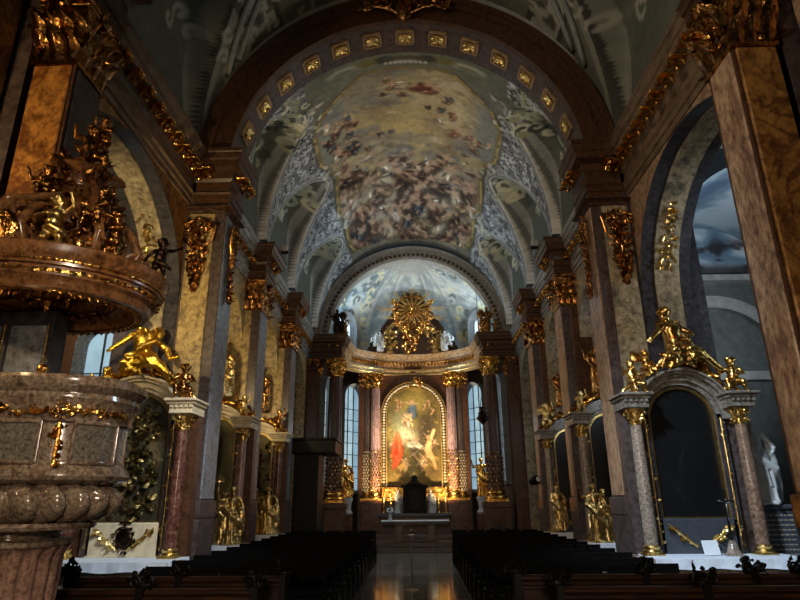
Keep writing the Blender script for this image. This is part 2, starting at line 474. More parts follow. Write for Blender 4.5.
def capital_mb(w, d, h, round_=False, tiers=2, nleaf=7):
    """corinthian capital centred on x,y origin, z from 0 to h; w,d full sizes of the shaft below"""
    mb = MB()
    if round_:
        mb.lathe([(w*.5, 0), (w*.56, .02*h), (w*.56, .06*h), (w*.49, .09*h), (w*.5, .5*h), (w*.62, .86*h)], n=16)
    else:
        mb.box(-w*.54, w*.54, -d*.54, d*.54, 0, .06*h)
        mb.loft([[(-w*a,-d*a,z),(w*a,-d*a,z),(w*a,d*a,z),(-w*a,d*a,z)] for a, z in ((.48,.06*h),(.48,.5*h),(.58,.86*h))])
    ex = 1.34 if round_ else 1.22
    mb.box(-w*.5*ex, w*.5*ex, -d*.5*ex, d*.5*ex, .87*h, .93*h, bev=.01)
    mb.box(-w*.53*ex, w*.53*ex, -d*.53*ex, d*.53*ex, .93*h, h, bev=.01)
    for ti in range(tiers):
        z0 = .06*h + ti*.26*h; L = .42*h
        if round_:
            m = nleaf
            for j in range(m):
                a = 2*PI*(j+.5*ti)/m
                o = (math.cos(a), math.sin(a), 0)
                add_leaf(mb, (o[0]*w*.5, o[1]*w*.5, z0), (o[0]*.12, o[1]*.12, 1), o, L, 1.0)
        else:
            for (ax, s) in (('y',-1),('y',1),('x',-1),('x',1)):
                k = max(2, int(round((w if ax == 'y' else d)/(h*.2))))
                for j in range(k + ti % 2):
                    t = (j + (.5 if ti % 2 == 0 else 0))/k - .5
                    t = max(-.48, min(.48, t))
                    if ax == 'y': p = (t*w, s*d*.5, z0); o = (0, s, 0)
                    else: p = (s*w*.5, t*d, z0); o = (s, 0, 0)
                    add_leaf(mb, p, (o[0]*.12, o[1]*.12, 1), o, L, 1.0)
    for sx in (-1, 1):
        for sy in (-1, 1):
            o = Vector((sx, sy, 0)).normalized()
            c = Vector((sx*w*.5*ex*.92, sy*d*.5*ex*.92, .74*h))
            scroll(mb, c, o, (0,0,1), .17*h, 1.3, .03*h, PI/2, 14)
            mb.tube([(sx*w*.3, sy*d*.42, .45*h), (sx*w*.45, sy*d*.5, .75*h), tuple(c+Vector((0,0,.15*h)))], .03*h, 5)
    for (o, ww) in (((0,-1,0), d), ((0,1,0), d), ((-1,0,0), w), ((1,0,0), w)):
        p = Vector(o)*ww*.5*ex*1.02 + Vector((0,0,.88*h))
        blob(mb, p, .09*h)
        for j in range(4): add_leaf(mb, p, (rnd.uniform(-1,1)*abs(o[1]), rnd.uniform(-1,1)*abs(o[0]), rnd.uniform(-1,.6)), o, .2*h)
    # crisp carving over the bell
    m = int(26*tiers*max(1, (w+d)/(1.2*h)))
    for i in range(m):
        z = h*rnd.uniform(.08, .84); k = 1.04+.16*(z/h)
        if round_:
            a = rnd.random()*2*PI; o = Vector((math.cos(a), math.sin(a), 0)); p = o*(w*.5*(k+.06))
        else:
            if rnd.random() < w/(w+d): o = Vector((0, rnd.choice((-1,1)), 0)); p = Vector((rnd.uniform(-.5,.5)*w, o.y*d*.5*k, 0))
            else: o = Vector((rnd.choice((-1,1)), 0, 0)); p = Vector((o.x*w*.5*k, rnd.uniform(-.5,.5)*d, 0))
        p.z = z
        t = o.cross(Vector((0,0,1)))
        if i % 4 == 0: blob(mb, p, .035*h+.008)
        else: add_leaf(mb, p, t*rnd.uniform(-1,1)+Vector((0,0,rnd.uniform(-.2,1)))+o*.4, o, h*rnd.uniform(.14,.26), rnd.uniform(.8,1.3))
    return mb

# ------------------------------------------------------------------ sculpted figures
def caps_mesh(items, voxel, name, smooth_it=2):
    """union of tapered capsules and ellipsoids remeshed into one continuous skin"""
    mb = MB()
    for it in items:
        if it[0] == 'c':
            _, p, q, r0, r1 = it
            p = Vector(p); q = Vector(q); d = (q-p); L = d.length; d.normalize()
            pts = [p-d*r0*.98, p-d*r0*.7, p-d*r0*.3] + [p+d*L*t for t in (0,.35,.7,1)] + [q+d*r1*.3, q+d*r1*.7, q+d*r1*.98]
            rad = [r0*.2, r0*.71, r0*.95] + [r0+(r1-r0)*t for t in (0,.35,.7,1)] + [r1*.95, r1*.71, r1*.2]
            mb.tube(pts, rad, 10)
        elif it[0] == 'e':
            mb.ell(it[1], it[2], it[3] if len(it) > 3 else None, 12, 8)
        elif it[0] == 'l':
            mb.lathe(it[1], it[2], 28, mod=it[3] if len(it) > 3 else None)
        elif it[0] == 't':
            mb.tube(it[1], it[2], 8)
    me = bpy.data.meshes.new(name+'_raw')
    me.from_pydata(np.concatenate(mb.V).tolist(), [], mb.F); fix_normals(me)
    o = bpy.data.objects.new(name+'_raw', me); COL.objects.link(o)
    r = o.modifiers.new('r', 'REMESH'); r.mode = 'VOXEL'; r.voxel_size = voxel
    s_ = o.modifiers.new('s', 'SMOOTH'); s_.iterations = smooth_it; s_.factor = .5
    dg = bpy.context.evaluated_depsgraph_get()
    out = bpy.data.meshes.new_from_object(o.evaluated_get(dg)); out.name = name
    bpy.data.objects.remove(o); bpy.data.meshes.remove(me)
    out.polygons.foreach_set('use_smooth', [True]*len(out.polygons))
    return out
def arm(items, S, E, Hd, r=.055):
    items += [('c', S, E, r, r*.8), ('c', E, Hd, r*.8, r*.55), ('e', Hd, (r*.8, r*.7, r*1.0))]
    d = (Vector(Hd)-Vector(E)).normalized(); o = d.orthogonal()
    for k in range(4):
        q = Vector(Hd)+d*r*(1.6+.25*(k in (1,2))) + o*(k-1.5)*r*.42
        items.append(('c', tuple(Vector(Hd)+o*(k-1.5)*r*.35), tuple(q), r*.24, r*.18))
    items.append(('c', Hd, tuple(Vector(Hd)+d*r*.7+o*r*1.2), r*.25, r*.2))
def head(items, c, r=.105, face=(0,-1,0), hair=True, beard=False):
    c = Vector(c); f = Vector(face).normalized(); s_ = f.cross(Vector((0,0,1))).normalized()
    items.append(('e', c, (r*.85, r*.95, r*1.12)))
    items.append(('c', tuple(c+f*r*.82+Vector((0,0,r*.2))), tuple(c+f*r*1.08-Vector((0,0,r*.2))), r*.12, r*.18))
    items.append(('e', tuple(c+f*r*.55-Vector((0,0,r*.75))), (r*.45,)*3))
    for k in (-1, 1):
        items.append(('e', tuple(c+f*r*.78+s_*k*r*.4+Vector((0,0,r*.28))), (r*.22, r*.16, r*.1)))
        items.append(('e', tuple(c+s_*k*r*.86), (r*.16, r*.2, r*.28)))
    items.append(('c', tuple(c+f*r*.85-Vector((0,0,r*.45))+s_*r*.2), tuple(c+f*r*.85-Vector((0,0,r*.45))-s_*r*.2), r*.1, r*.1))
    if hair:
        for k in range(16):
            a = rnd.uniform(0, 2*PI); e = rnd.uniform(.1, 1.2)
            d = Vector((math.cos(a)*math.cos(e), math.sin(a)*math.cos(e), math.sin(e)))
            if d.dot(f) > .55: continue
            items.append(('e', tuple(c+d*r*.95), (r*.35,)*3))
    if beard:
        for k in range(6): items.append(('e', tuple(c+f*r*rnd.uniform(.6,.9)+s_*r*rnd.uniform(-.4,.4)-Vector((0,0,r*rnd.uniform(.7,1.5)))), (r*.25,)*3))
def folds(k, ph, amp):
    return lambda a, z: 1+amp*math.sin(k*a+ph+z*1.5)+amp*.6*math.sin((k+4)*a-ph*2)
def saint_mesh(name, seed, raise_l=False, cross=False, voxel=.022):
    rr = random.Random(seed); it = []
    lean = rr.uniform(-.05, .05)
    it.append(('l', [(.27,0),(.28,.05),(.235,.35),(.215,.7),(.19,.95),(.16,1.05)], (0,0,0), folds(9, seed, .11)))
    it += [('c', (lean,0,.98), (lean*1.5,-.01,1.32), .165, .15), ('c', (-.15+lean,0,1.38), (.15+lean,0,1.38), .085, .085), ('c', (lean,0,1.4), (lean*1.3,-.02,1.54), .06, .055)]
    head(it, (lean*1.4, -.03, 1.63), .105, (rr.uniform(-.5,.5), -1, 0), True, True)
    if raise_l: arm(it, (-.2+lean,0,1.38), (-.42,-.08,1.3), (-.46,-.2,1.6))
    else: arm(it, (-.2+lean,0,1.38), (-.3,-.1,1.1), (-.1,-.27,1.18))
    arm(it, (.2+lean,0,1.38), (.33,-.06,1.12), (.22,-.26,1.02))
    it.append(('t', [(-.2,.02,1.4),(-.24,-.12,1.1),(0,-.24,.85),(.24,-.16,.7),(.3,0,.5)], [.06,.08,.09,.1,.07]))
    it.append(('t', [(.22,.05,1.35),(.3,.1,.9),(.3,.12,.4),(.26,.1,.05)], [.07,.1,.12,.1]))
    for k in (-1, 1): it.append(('c', (k*.1, -.24, .03), (k*.12, -.32, .02), .05, .04))
    if cross: it += [('c', (-.46,-.2,.2), (-.46,-.2,2.1), .02, .02), ('c', (-.6,-.2,1.9), (-.32,-.2,1.9), .02, .02)]
    for k in range(16):
        a = rr.uniform(0, 2*PI); z0 = rr.uniform(.5, 1.25); q = .2 if z0 < 1 else .17
        it.append(('t', [(q*math.cos(a), q*math.sin(a), z0), (q*1.22*math.cos(a+.15), q*1.22*math.sin(a+.15), z0-.25), (q*1.3*math.cos(a+.35), q*1.3*math.sin(a+.35), max(.03, z0-.6))], [.018,.034,.022]))
    return caps_mesh(it, voxel, name, 1)
def angel_mesh(name, seed, voxel=.026):
    """sitting figure: body upright, thighs forward to -x, lower legs trailing to +x; face towards -x"""
    it = []
    it += [('e', (0,0,.2), (.24,.22,.2)), ('c', (0,0,.22), (-.08,-.03,.6), .19, .18), ('c', (-.28,-.06,.7), (.1,.02,.72), .085, .085), ('c', (-.1,-.04,.74), (-.16,-.06,.86), .065, .06)]
    head(it, (-.2, -.08, .97), .125, (-.9, -.6, -.1))
    arm(it, (-.28,-.06,.7), (-.48,-.16,.5), (-.62,-.22,.38), .07)
    arm(it, (.12,.02,.7), (.3,-.14,.52), (.1,-.3,.4), .07)
    it += [('c', (-.02,-.12,.2), (.34,-.24,.1), .15, .12), ('c', (.34,-.24,.1), (.72,-.2,-.22), .105, .06), ('c', (.72,-.2,-.22), (.84,-.3,-.27), .055, .035)]
    it += [('c', (.08,.08,.18), (.4,.0,.02), .15, .11), ('c', (.4,.0,.02), (.64,-.02,-.3), .1, .055), ('c', (.64,-.02,-.3), (.72,-.12,-.36), .05, .035)]
    for k in range(34):
        a = random.Random(seed+k).uniform
        it.append(('t', [(a(-.2,.2), a(-.25,.0), a(.1,.4)), (a(-.4,.4), a(-.35,.0), a(-.05,.25)), (a(-.5,.5), a(-.36,.1), a(-.22,.1))], [.035,.055,.03]))
    it.append(('t', [(.15,.1,.6),(.38,.18,.42),(.5,.15,.2),(.68,.12,.24)], [.06,.08,.07,.03]))
    return caps_mesh(it, voxel, name)
def putto_mesh(name, pose, voxel=.018):
    """chubby child figure, about .75 tall standing"""
    it = []
    if pose == 'sit':
        z = .0
        it += [('e', (0,0,.1), (.13,.12,.11)), ('c', (0,0,.12), (0,-.01,.33), .12, .11), ('e', (0,-.05,.22), (.11,.1,.11)), ('c', (-.1,0,.37), (.1,0,.37), .055, .055)]
        head(it, (0,-.03,.53), .105, (.3,-1,0))
        arm(it, (-.13,0,.37), (-.25,-.06,.28), (-.3,-.14,.4), .045); arm(it, (.13,0,.37), (.22,-.08,.26), (.1,-.18,.22), .045)
        it += [('c', (-.08,-.06,.08), (-.13,-.24,.1), .085, .07), ('c', (-.13,-.24,.1), (-.12,-.27,-.1), .06, .04), ('c', (-.12,-.27,-.1), (-.13,-.34,-.12), .035, .025)]
        it += [('c', (.08,-.06,.08), (.16,-.22,.05), .085, .07), ('c', (.16,-.22,.05), (.2,-.2,-.14), .06, .04), ('c', (.2,-.2,-.14), (.22,-.27,-.16), .035, .025)]
    else:
        it += [('e', (0,0,.3), (.12,.11,.1)), ('c', (0,0,.32), (.01,-.01,.52), .115, .105), ('e', (0,-.05,.4), (.1,.09,.1)), ('c', (-.1,0,.56), (.1,0,.56), .052, .052)]
        head(it, (.02,-.02,.71), .1, (.8,-.6,0))
        if pose == 'reach':
            arm(it, (.12,0,.56), (.26,-.03,.55), (.42,-.06,.58), .042); arm(it, (-.12,0,.56), (-.22,-.04,.45), (-.22,-.12,.34), .042)
        else:
            arm(it, (.12,0,.56), (.24,-.06,.64), (.2,-.1,.82), .042); arm(it, (-.12,0,.56), (-.23,-.08,.46), (-.1,-.18,.46), .042)
        it += [('c', (-.06,0,.27), (-.08,-.06,.15), .078, .06), ('c', (-.08,-.06,.15), (-.08,.0,.03), .055, .035), ('c', (-.08,0,.03), (-.09,-.09,.02), .032, .025)]
        it += [('c', (.06,0,.27), (.12,-.09,.16), .078, .06), ('c', (.12,-.09,.16), (.12,-.03,.03), .055, .035), ('c', (.12,-.03,.03), (.14,-.11,.02), .032, .025)]
    it.append(('t', [(-.12,-.04,.3 if pose != 'sit' else .15),(0,-.13,.3 if pose != 'sit' else .1),(.14,-.06,.24 if pose != 'sit' else .1),(.24,.04,.16 if pose != 'sit' else .05)], [.03,.05,.05,.02]))
    return caps_mesh(it, voxel, name)
def wing_mb(L=.6, side=1):
    mb = MB()
    for k in range(9):
        t = k/8
        a = math.radians(78-95*t)
        p = (side*.04, .0, .05-.02*k*L*.3)
        d = (side*math.cos(a), .25, math.sin(a))
        add_leaf(mb, p, d, (0,1,0), L*(1.0-.45*t), .55)
        add_leaf(mb, (p[0], p[1]-.02, p[2]), d, (0,-1,0), L*(.55-.25*t), .6)
    return mb

def column(parent, x, y, z0, h, r, mat, gold, lower=None, caph=None, flutes=0, spiral=False, base=True, nm='column'):
    """round column with base and gilded capital as one part with two sub-parts; returns column object"""
    caph = caph or h*.13
    mb = MB(); hb = .07*h if base else 0
    def prof(a, z): return 1.0
    md = None
    if flutes: md = lambda a, z: 1 - .06*abs(math.sin(a*flutes/2))
    n = 24 if not flutes else flutes*4
    rr = [(r, hb), (r*1.01, h*.33), (r*.97, h*.6), (r*.87, h-caph)]
    mb.lathe(rr, (x, y, z0), n, mod=md)
    c = mb.build(nm, mat, parent, smooth=True, auto=40)
    if base:
        b = MB(); b.box(x-r*1.4, x+r*1.4, y-r*1.4, y+r*1.4, z0, z0+hb*.3, bev=.01)
        b.lathe([(r*1.36, hb*.3), (r*1.4, hb*.42), (r*1.34, hb*.55), (r*1.1, hb*.62), (r*1.12, hb*.75), (r*1.2, hb*.85), (r*1.16, hb*.98), (r, hb*1.02)], (x, y, z0), 20)
        b.build('column_base', gold, c, smooth=True, auto=30)
    k = capital_mb(r*1.8, r*1.8, caph, True)
    o = k.build('capital', gold, c, smooth=True, auto=50); o.location = (x, y, z0+h-caph)
    return c
# ================================================================== ARCHITECTURE
def side_name(s): return 'right' if s > 0 else 'left'
# floor
mb = MB(); mb.box(-10, 10, -2, 21.8, -.1, 0)
struct(mb.build('floor', M['floor']), 'polished grey stone floor tiles with amber reflections', 'floor')
mb = MB()
mb.box(-3.6, 3.6, 21.8, 28, 0, .15, bev=.01); mb.box(-3.4, 3.4, 22.15, 28, .15, .30, bev=.01); mb.box(-2.1, 2.1, 23.6, 28, .30, .45, bev=.01)
struct(mb.build('step', M['marble_purple']), 'low dull purple marble steps before the high altar', 'steps')

def arch_pts(yc, a, zs, b, n=24):
    return [(yc - a*math.cos(PI*i/n), zs + b*math.sin(PI*i/n)) for i in range(n+1)]
def arch_wall(mb, X0, X1, yc, a, zs, b, y0, y1, ztop):
    """wall slab at X0..X1 from y0 to y1 with an arched opening"""
    P = arch_pts(yc, a, zs, b)
    s = MB()
    for X in (X0, X1):
        v = []; f = []
        for (y, z) in P: v += [(X, y, z), (X, y, ztop)]
        for i in range(len(P)-1): f.append((2*i, 2*i+2, 2*i+3, 2*i+1))
        mb.add(v, f)
    v = []; f = []
    for (y, z) in P: v += [(X0, y, z), (X1, y, z)]
    for i in range(len(P)-1): f.append((2*i, 2*i+1, 2*i+3, 2*i+2))
    mb.add(v, f)
    for (ya, yb) in ((y0, yc-a), (yc+a, y1)):
        if yb - ya > .01: mb.box(X0, X1, ya, yb, 0, ztop)
def band_soffit(x0, x1, yc, a, zs, b, t, z0=0):
    """a strip of lining that follows jamb and arch, thickness t inwards"""
    outer = [(yc-a, z0)] + arch_pts(yc, a, zs, b) + [(yc+a, z0)]
    inner = [(yc-a+t, z0)] + arch_pts(yc, a-t, zs, b-t) + [(yc+a-t, z0)]
    mb = MB()
    rings = []
    for (o, i) in zip(outer, inner):
        rings.append([(x0, o[0], o[1]), (x1, o[0], o[1]), (x1, i[0], i[1]), (x0, i[0], i[1])])
    mb.loft(rings); return mb

NB = (8.45, 2.40, 5.3, 2.18)      # nave bay arch: centre y, half width, spring, rise
for s in (1, -1):
    sd = side_name(s)
    mb = MB()
    arch_wall(mb, s*4.5, s*4.62, NB[0], NB[1], NB[2], NB[3], 6.05, 10.85, 8.6)
    arch_wall(mb, s*4.5, s*4.62, 3.05, 2.40, 5.3, 2.18, -2.0, 5.47, 8.6)
    struct(mb.build('wall_'+sd, M['marble_ochre' if s < 0 else 'marble_tan']), 'nave wall on the %s with tall round arches' % sd, 'wall')
    # arch linings: dark, pale panel, dark
    for yc in (NB[0], 3.05):
        for nm, x0, x1, t, mt in (('arch_border', 4.485, 4.74, .02, 'marble_dark'), ('arch_panel', 4.74, 5.2, .05, 'marble_grey'), ('arch_border', 5.2, 5.42, .02, 'marble_dark')):
            struct(band_soffit(s*x0, s*x1, yc, NB[1]+.004, NB[2], NB[3]+.004, t).build(nm, M[mt]))
    # spandrel mass above the lining
    mb = MB(); 
    for yc in (NB[0], 3.05): arch_wall(mb, s*4.63, s*5.42, yc, NB[1]+.01, NB[2], NB[3]+.01, yc-2.41, yc+2.41, 8.6)
    struct(mb.build('wall_%s_spandrel' % sd, M['marble_purple']))
    # cross wall at the chancel arch (behind the side altar)
    mb = MB(); mb.box(s*4.4, s*5.45, 10.86, 11.5, 0, 8.6); mb.box(s*5.42, s*5.75, 11.0, 11.5, 0, 8.6)
    struct(mb.build('wall_%s_cross' % sd, M['marble_dark' if s > 0 else 'marble_purple']))
    # cross wall at big pier
    mb = MB(); mb.box(s*4.3, s*5.45, 5.5, 6.02, 0, 8.6)
    struct(mb.build('wall_%s_cross' % sd, M['marble_purple']))
    # chancel bays
    for (yc, a) in ((12.8, 1.15), (16.28, 1.5), (20.55, 1.9)):
        mb = MB(); arch_wall(mb, s*4.1, s*4.5, yc, a, 5.2, min(a*1.05, 1.6), yc-a-.03, yc+a+.03, 7.9)
        struct(mb.build('wall_%s_chancel' % sd, M['marble_grey' if s > 0 else 'marble_lamplit']))
    mb = MB()
    mb.box(s*5.2, s*5.35, 11.5, 23.2, 0, 8.0); 
    for y in (13.97, 17.82): mb.box(s*4.4, s*5.2, y, y+.7, 0, 8.0)
    mb.box(s*4.52, s*5.2, 22.44, 23.2, 0, 8.0); mb.box(s*4.1, s*5.3, 11.5, 22.5, 7.3, 7.4)
    struct(mb.build('wall_%s_outer' % sd, M['marble_lamplit' if s < 0 else 'marble_grey']))

# piers -------------------------------------------------------------
def pier(s, x1, y0, y1, ztop, caph, nave, west, strip, capz, deep=True, garland=0, dado='marble_purple', band='marble_ochre', nm='big'):
    sd = side_name(s)
    mb = MB(); mb.box(s*3.72, s*x1, y0+.02, y1, 1.72, ztop)
    root = struct(mb.build('pier', M[strip]))
    b = MB(); b.box(s*3.7, s*(3.74), y0+.06, y1-.06, 1.74, capz, bev=.012)
    b.build('nave_face', M[nave], root)
    b = MB()
    if x1 - 3.7 > .55: b.box(s*3.92, s*(x1-.12), y0-.015, y0+.05, 1.74, capz, bev=.012)
    else: b.box(s*3.75, s*(x1-.01), y0-.01, y0+.05, 1.74, capz, bev=.012)
    b.build('west_face', M[west], root)
    b = MB(); b.box(s*3.685, s*(x1+.02), y0-.02, y1+.02, 0, 1.42, bev=.01); b.box(s*3.65, s*(x1+.04), y0-.05, y1+.04, 0, .22, bev=.02)
    b.build('dado', M[dado], root)
    b = MB(); b.box(s*3.67, s*(x1+.03), y0-.035, y1+.03, 1.42, 1.72, bev=.015)
    b.build('dado_cap', M[band], root)
    w = x1-3.7; d = y1-y0
    k = capital_mb(w, d, caph, False, 2, 6)
    c = k.build('capital', M['gold_dark' if caph > .3 else 'stone_brown'], root, smooth=True, auto=25); c.location = (s*(3.7+w/2), (y0+y1)/2, capz)
    return root
GAR = garland_bm(1.55, .68, 0, 260, .13).build('garland', M['gold_dark'], None, smooth=True, auto=28).data
GAR_N = garland_bm(1.7, .46, 0, 210, .12).build('garland', M['gold_dark'], None, smooth=True, auto=28).data
for o in [o for o in bpy.data.objects if o.name.startswith('garland')]: bpy.data.objects.remove(o)
for s in (1, -1):
    p = pier(s, 4.2, 5.47, 6.05, 7.5, .95, 'marble_tan' if s > 0 else 'marble_purple', 'marble_ochre', 'marble_brown', 6.45)
    p['label'] = 'broad foreground pier at %s with gilded capital' % side_name(s); p['category'] = 'pier'
    p = pier(s, 4.56, 10.85, 11.68, 7.5, .12, 'marble_tan' if s > 0 else 'marble_blue', 'marble_grey' if s > 0 else 'marble_lamplit', 'marble_purple', 7.3, band='marble_purple')
    p['label'] = 'garlanded pier at %s carrying the chancel arch' % side_name(s); p['category'] = 'pier'
    inst('garland', GAR, (s*4.2, 10.83, 7.15), (0,0,0), 1, p)
    inst('garland', GAR_N, (s*3.69, 11.26, 7.2), (0,0,-s*PI/2), 1, p)
    for y in (13.95, 17.8):
        p = pier(s, 4.5, y, y+.8, 6.95, .8, 'marble_tan' if s > 0 else 'marble_blue', 'marble_brown' if s > 0 else 'marble_lamplit', 'marble_purple', 6.2, band='marble_ochre' if s > 0 else 'marble_purple')
        p['label'] = '%s chancel pier at %s with leafy gold capital' % ('middle' if y < 15 else 'far', side_name(s)); p['category'] = 'pier'

# entablatures --------------------------------------------------------
def prof_ent(za, zt, proj):
    H = zt-za
    return [(-.25, za), (.03, za), (.03, za+.1*H), (.06, za+.11*H), (.06, za+.2*H), (.1, za+.23*H), (.04, za+.27*H), (.04, za+.45*H), (.09, za+.5*H), (.09, za+.64*H),
            (proj*.72, za+.68*H), (proj*.74, za+.8*H), (proj*.84, za+.82*H), (proj*.92, za+.92*H), (proj, za+.94*H), (proj, zt), (-.25, zt)]
def modillion_mesh(w=.2, h=.3, d=.26):
    m = MB()
    scroll(m, (0,-d*.5,0), (0,1,0), (0,0,1), h*.42, 1.2, .035, 0, 12)
    add_leaf(m, (0,-.02,h*.35), (0,-1,-.15), (0,0,-1), d*1.25, 1.3)
    add_leaf(m, (0,-d*.6,h*.3), (0,-.5,-1), (0,-1,0), h*.9, 1.3)
    m.box(-w/2, w/2, -d, .03, h*.34, h*.46, bev=.01)
    blob(m, (0,-d*.9,h*.05), .05); blob(m, (0,-d*.55,-h*.25), .045)
    o = m.build('modillion', M['gold'], None, smooth=True, auto=28); me = o.data; bpy.data.objects.remove(o); return me
MOD = modillion_mesh(); MODS = modillion_mesh(.11, .16, .14)
def run_mods(parent, path, z, off, step, me, left):
    for (a, b) in zip(path[:-1], path[1:]):
        A = Vector(a); B = Vector(b); d = B-A; L = d.length
        if L < .3: continue
        d.normalize(); n = Vector((-d.y, d.x)) * (1 if left else -1)
        k = max(1, int(L/step)); 
        for i in range(k):
            p = A + d*(L*(i+.5)/k) + n*off
            ang = math.atan2(n.x, -n.y) if True else 0
            inst('modillion', me, (p.x, p.y, z), (0, 0, math.atan2(n.y, n.x)+PI/2), 1, parent)
for s in (1, -1):
    sd = side_name(s)
    path = [(s*4.5, 1.0), (s*4.5, 5.2), (s*3.72, 5.2), (s*3.72, 6.2), (s*4.5, 6.2), (s*4.5, 10.9), (s*3.72, 10.9), (s*3.72, 11.75)]
    mb = MB(); mb.sweep(prof_ent(7.5, 8.68, .34), path[:2] , left=(s > 0)); mb.sweep(prof_ent(7.5, 8.68, .34), [(s*4.5, 6.15), (s*4.5, 10.95)], left=(s > 0))
    bb = MB(); bb.sweep(prof_ent(7.5, 8.68, .34), path[1:5], left=(s > 0)); bb.sweep(prof_ent(7.5, 8.68, .34), path[5:], left=(s > 0))
    bb.box(s*3.75, s*4.5, 10.95, 11.7, 7.45, 8.66)
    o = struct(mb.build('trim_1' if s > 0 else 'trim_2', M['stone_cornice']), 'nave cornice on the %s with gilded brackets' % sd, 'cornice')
    bb.build('pier_block', M['stone_brown'], o)  # browner than the cornice: warm shade put into the stone colour
    run_mods(o, path[1:], 8.1, .09, .42, MOD, s > 0)
    path = [(s*4.1, 11.7), (s*4.1, 13.9), (s*3.66, 13.9), (s*3.66, 14.75), (s*4.1, 14.75), (s*4.1, 17.75), (s*3.66, 17.75), (s*3.66, 18.6), (s*4.1, 18.6), (s*4.1, 22.6)]
    mb = MB(); bb = MB(); pe = prof_ent(6.98, 7.9, .3)
    for i in (0, 4, 8): mb.sweep(pe, path[i:i+2], left=(s > 0))
    for i in (1, 5): bb.sweep(pe, path[i:i+4], left=(s > 0))
    for y in (13.95, 17.8): bb.box(s*3.7, s*4.4, y, y+.75, 6.95, 7.9)
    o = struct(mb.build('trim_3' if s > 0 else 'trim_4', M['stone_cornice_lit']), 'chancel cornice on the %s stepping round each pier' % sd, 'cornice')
    bb.build('pier_block', M['stone_brown'], o)  # brown here also carries the warm shade of the blocks
    run_mods(o, path, 7.44, .08, .32, MODS, s > 0)

# chancel arch ---------------------------------------------------------
ZS = 8.30; RI = 3.70; RO = 4.24
def ring_sector(mb, r0, r1, y0, y1, a0=0, a1=PI, n=64, zc=ZS, xc=0):
    rings = []
    for i in range(n+1):
        a = a0+(a1-a0)*i/n; c, q = math.cos(a), math.sin(a)
        rings.append([(xc+r0*c, y0, zc+r0*q), (xc+r1*c, y0, zc+r1*q), (xc+r1*c, y1, zc+r1*q), (xc+r0*c, y1, zc+r0*q)])
    mb.loft(rings)
mb = MB(); ring_sector(mb, RI+.02, RO, 10.75, 11.75)
arch = struct(mb.build('chancel_arch', M['marble_purple'], smooth=True, auto=30), 'great round arch opening into the chancel', 'arch')
mb = MB(); ring_sector(mb, RI, RI+.1, 10.68, 10.8); ring_sector(mb, RI+.1, RO-.16, 10.71, 10.8); ring_sector(mb, RO-.16, RO+.03, 10.62, 10.8); ring_sector(mb, RO-.05, RO+.1, 10.56, 10.75)
mb.build('archivolt', M['stone_brown'], arch, smooth=True, auto=30)
def rosette(size):
    m = MB()
    for j in range(8):
        a = 2*PI*j/8
        add_leaf(m, (0,0,0), (math.cos(a), -.25, math.sin(a)), (0,-1,0), size*.5, 1.1)
    for j in range(4):
        a = 2*PI*j/4+PI/4
        add_leaf(m, (0,0,0), (math.cos(a), -.2, math.sin(a)), (0,-1,0), size*.62, .7)
    blob(m, (0,-.03,0), size*.09)
    return m
ro = rosette(.4).build('rosette', M['gold_pale'], None, smooth=True, auto=28); RME = ro.data; bpy.data.objects.remove(ro)
fr = MB()
for (a, b) in (((-.22,-.22),(.22,-.18)), ((-.22,.18),(.22,.22)), ((-.22,-.22),(-.18,.22)), ((.18,-.22),(.22,.22))):
    fr.box(a[0], b[0], -.05, .02, a[1], b[1], bev=.008)
fr.box(-.2, .2, -.012, .02, -.2, .2)
fo = fr.build('coffer', [M['coffer_stone']], None); FME = fo.data; bpy.data.objects.remove(fo)
for k in range(-7, 8):
    a = math.radians(12*k)
    p = ((RI+.01)*math.sin(a), 11.22, ZS+(RI+.01)*math.cos(a))
    # local -y must point to the arch centre, local x along the arch
    ex = Vector((math.cos(a), 0, -math.sin(a))); ey = Vector((math.sin(a), 0, math.cos(a))); ez = ex.cross(ey)
    Rm = Matrix((ex, ey, ez)).transposed().to_euler()
    c = inst('coffer', FME, p, Rm, 1, arch); inst('rosette', RME, (0,-.01,0), (0,0,0), (1.08,.45,1.08), c)
# gilded cartouche at the crown
mb = MB()
pts = [(rnd.uniform(-1.0, 1.0), 10.5-rnd.random()*.15, 0) for _ in range(60)]
pts = [(x, y, 12.28 + rnd.uniform(-.16, .25)*(1-abs(x)) - x*x*.12) for x, y, _ in pts]
foliage(mb, pts, (0,-1,0), .2, .8, .2)
mb.lathe([(.02,-.42),(.16,-.3),(.24,0),(.2,.3),(.08,.42)], (0, 10.5, 12.22), 12, sy=.5)
for k in (-1, 1):
    scroll(mb, (k*.42, 10.45, 12.28), (k,0,0), (0,0,1), .22, 1.4, .035); scroll(mb, (k*.82, 10.45, 12.2), (k,0,0), (0,0,-1), .16, 1.4, .03)
    mb.tube([(k*.15, 10.45, 11.98), (k*.4, 10.42, 12.1), (k*.7, 10.45, 12.18), (k*1.1, 10.5, 12.1)], [.03,.04,.03,.015], 6)
mb.build('cartouche', M['gold_dark'], arch, smooth=True, auto=28)

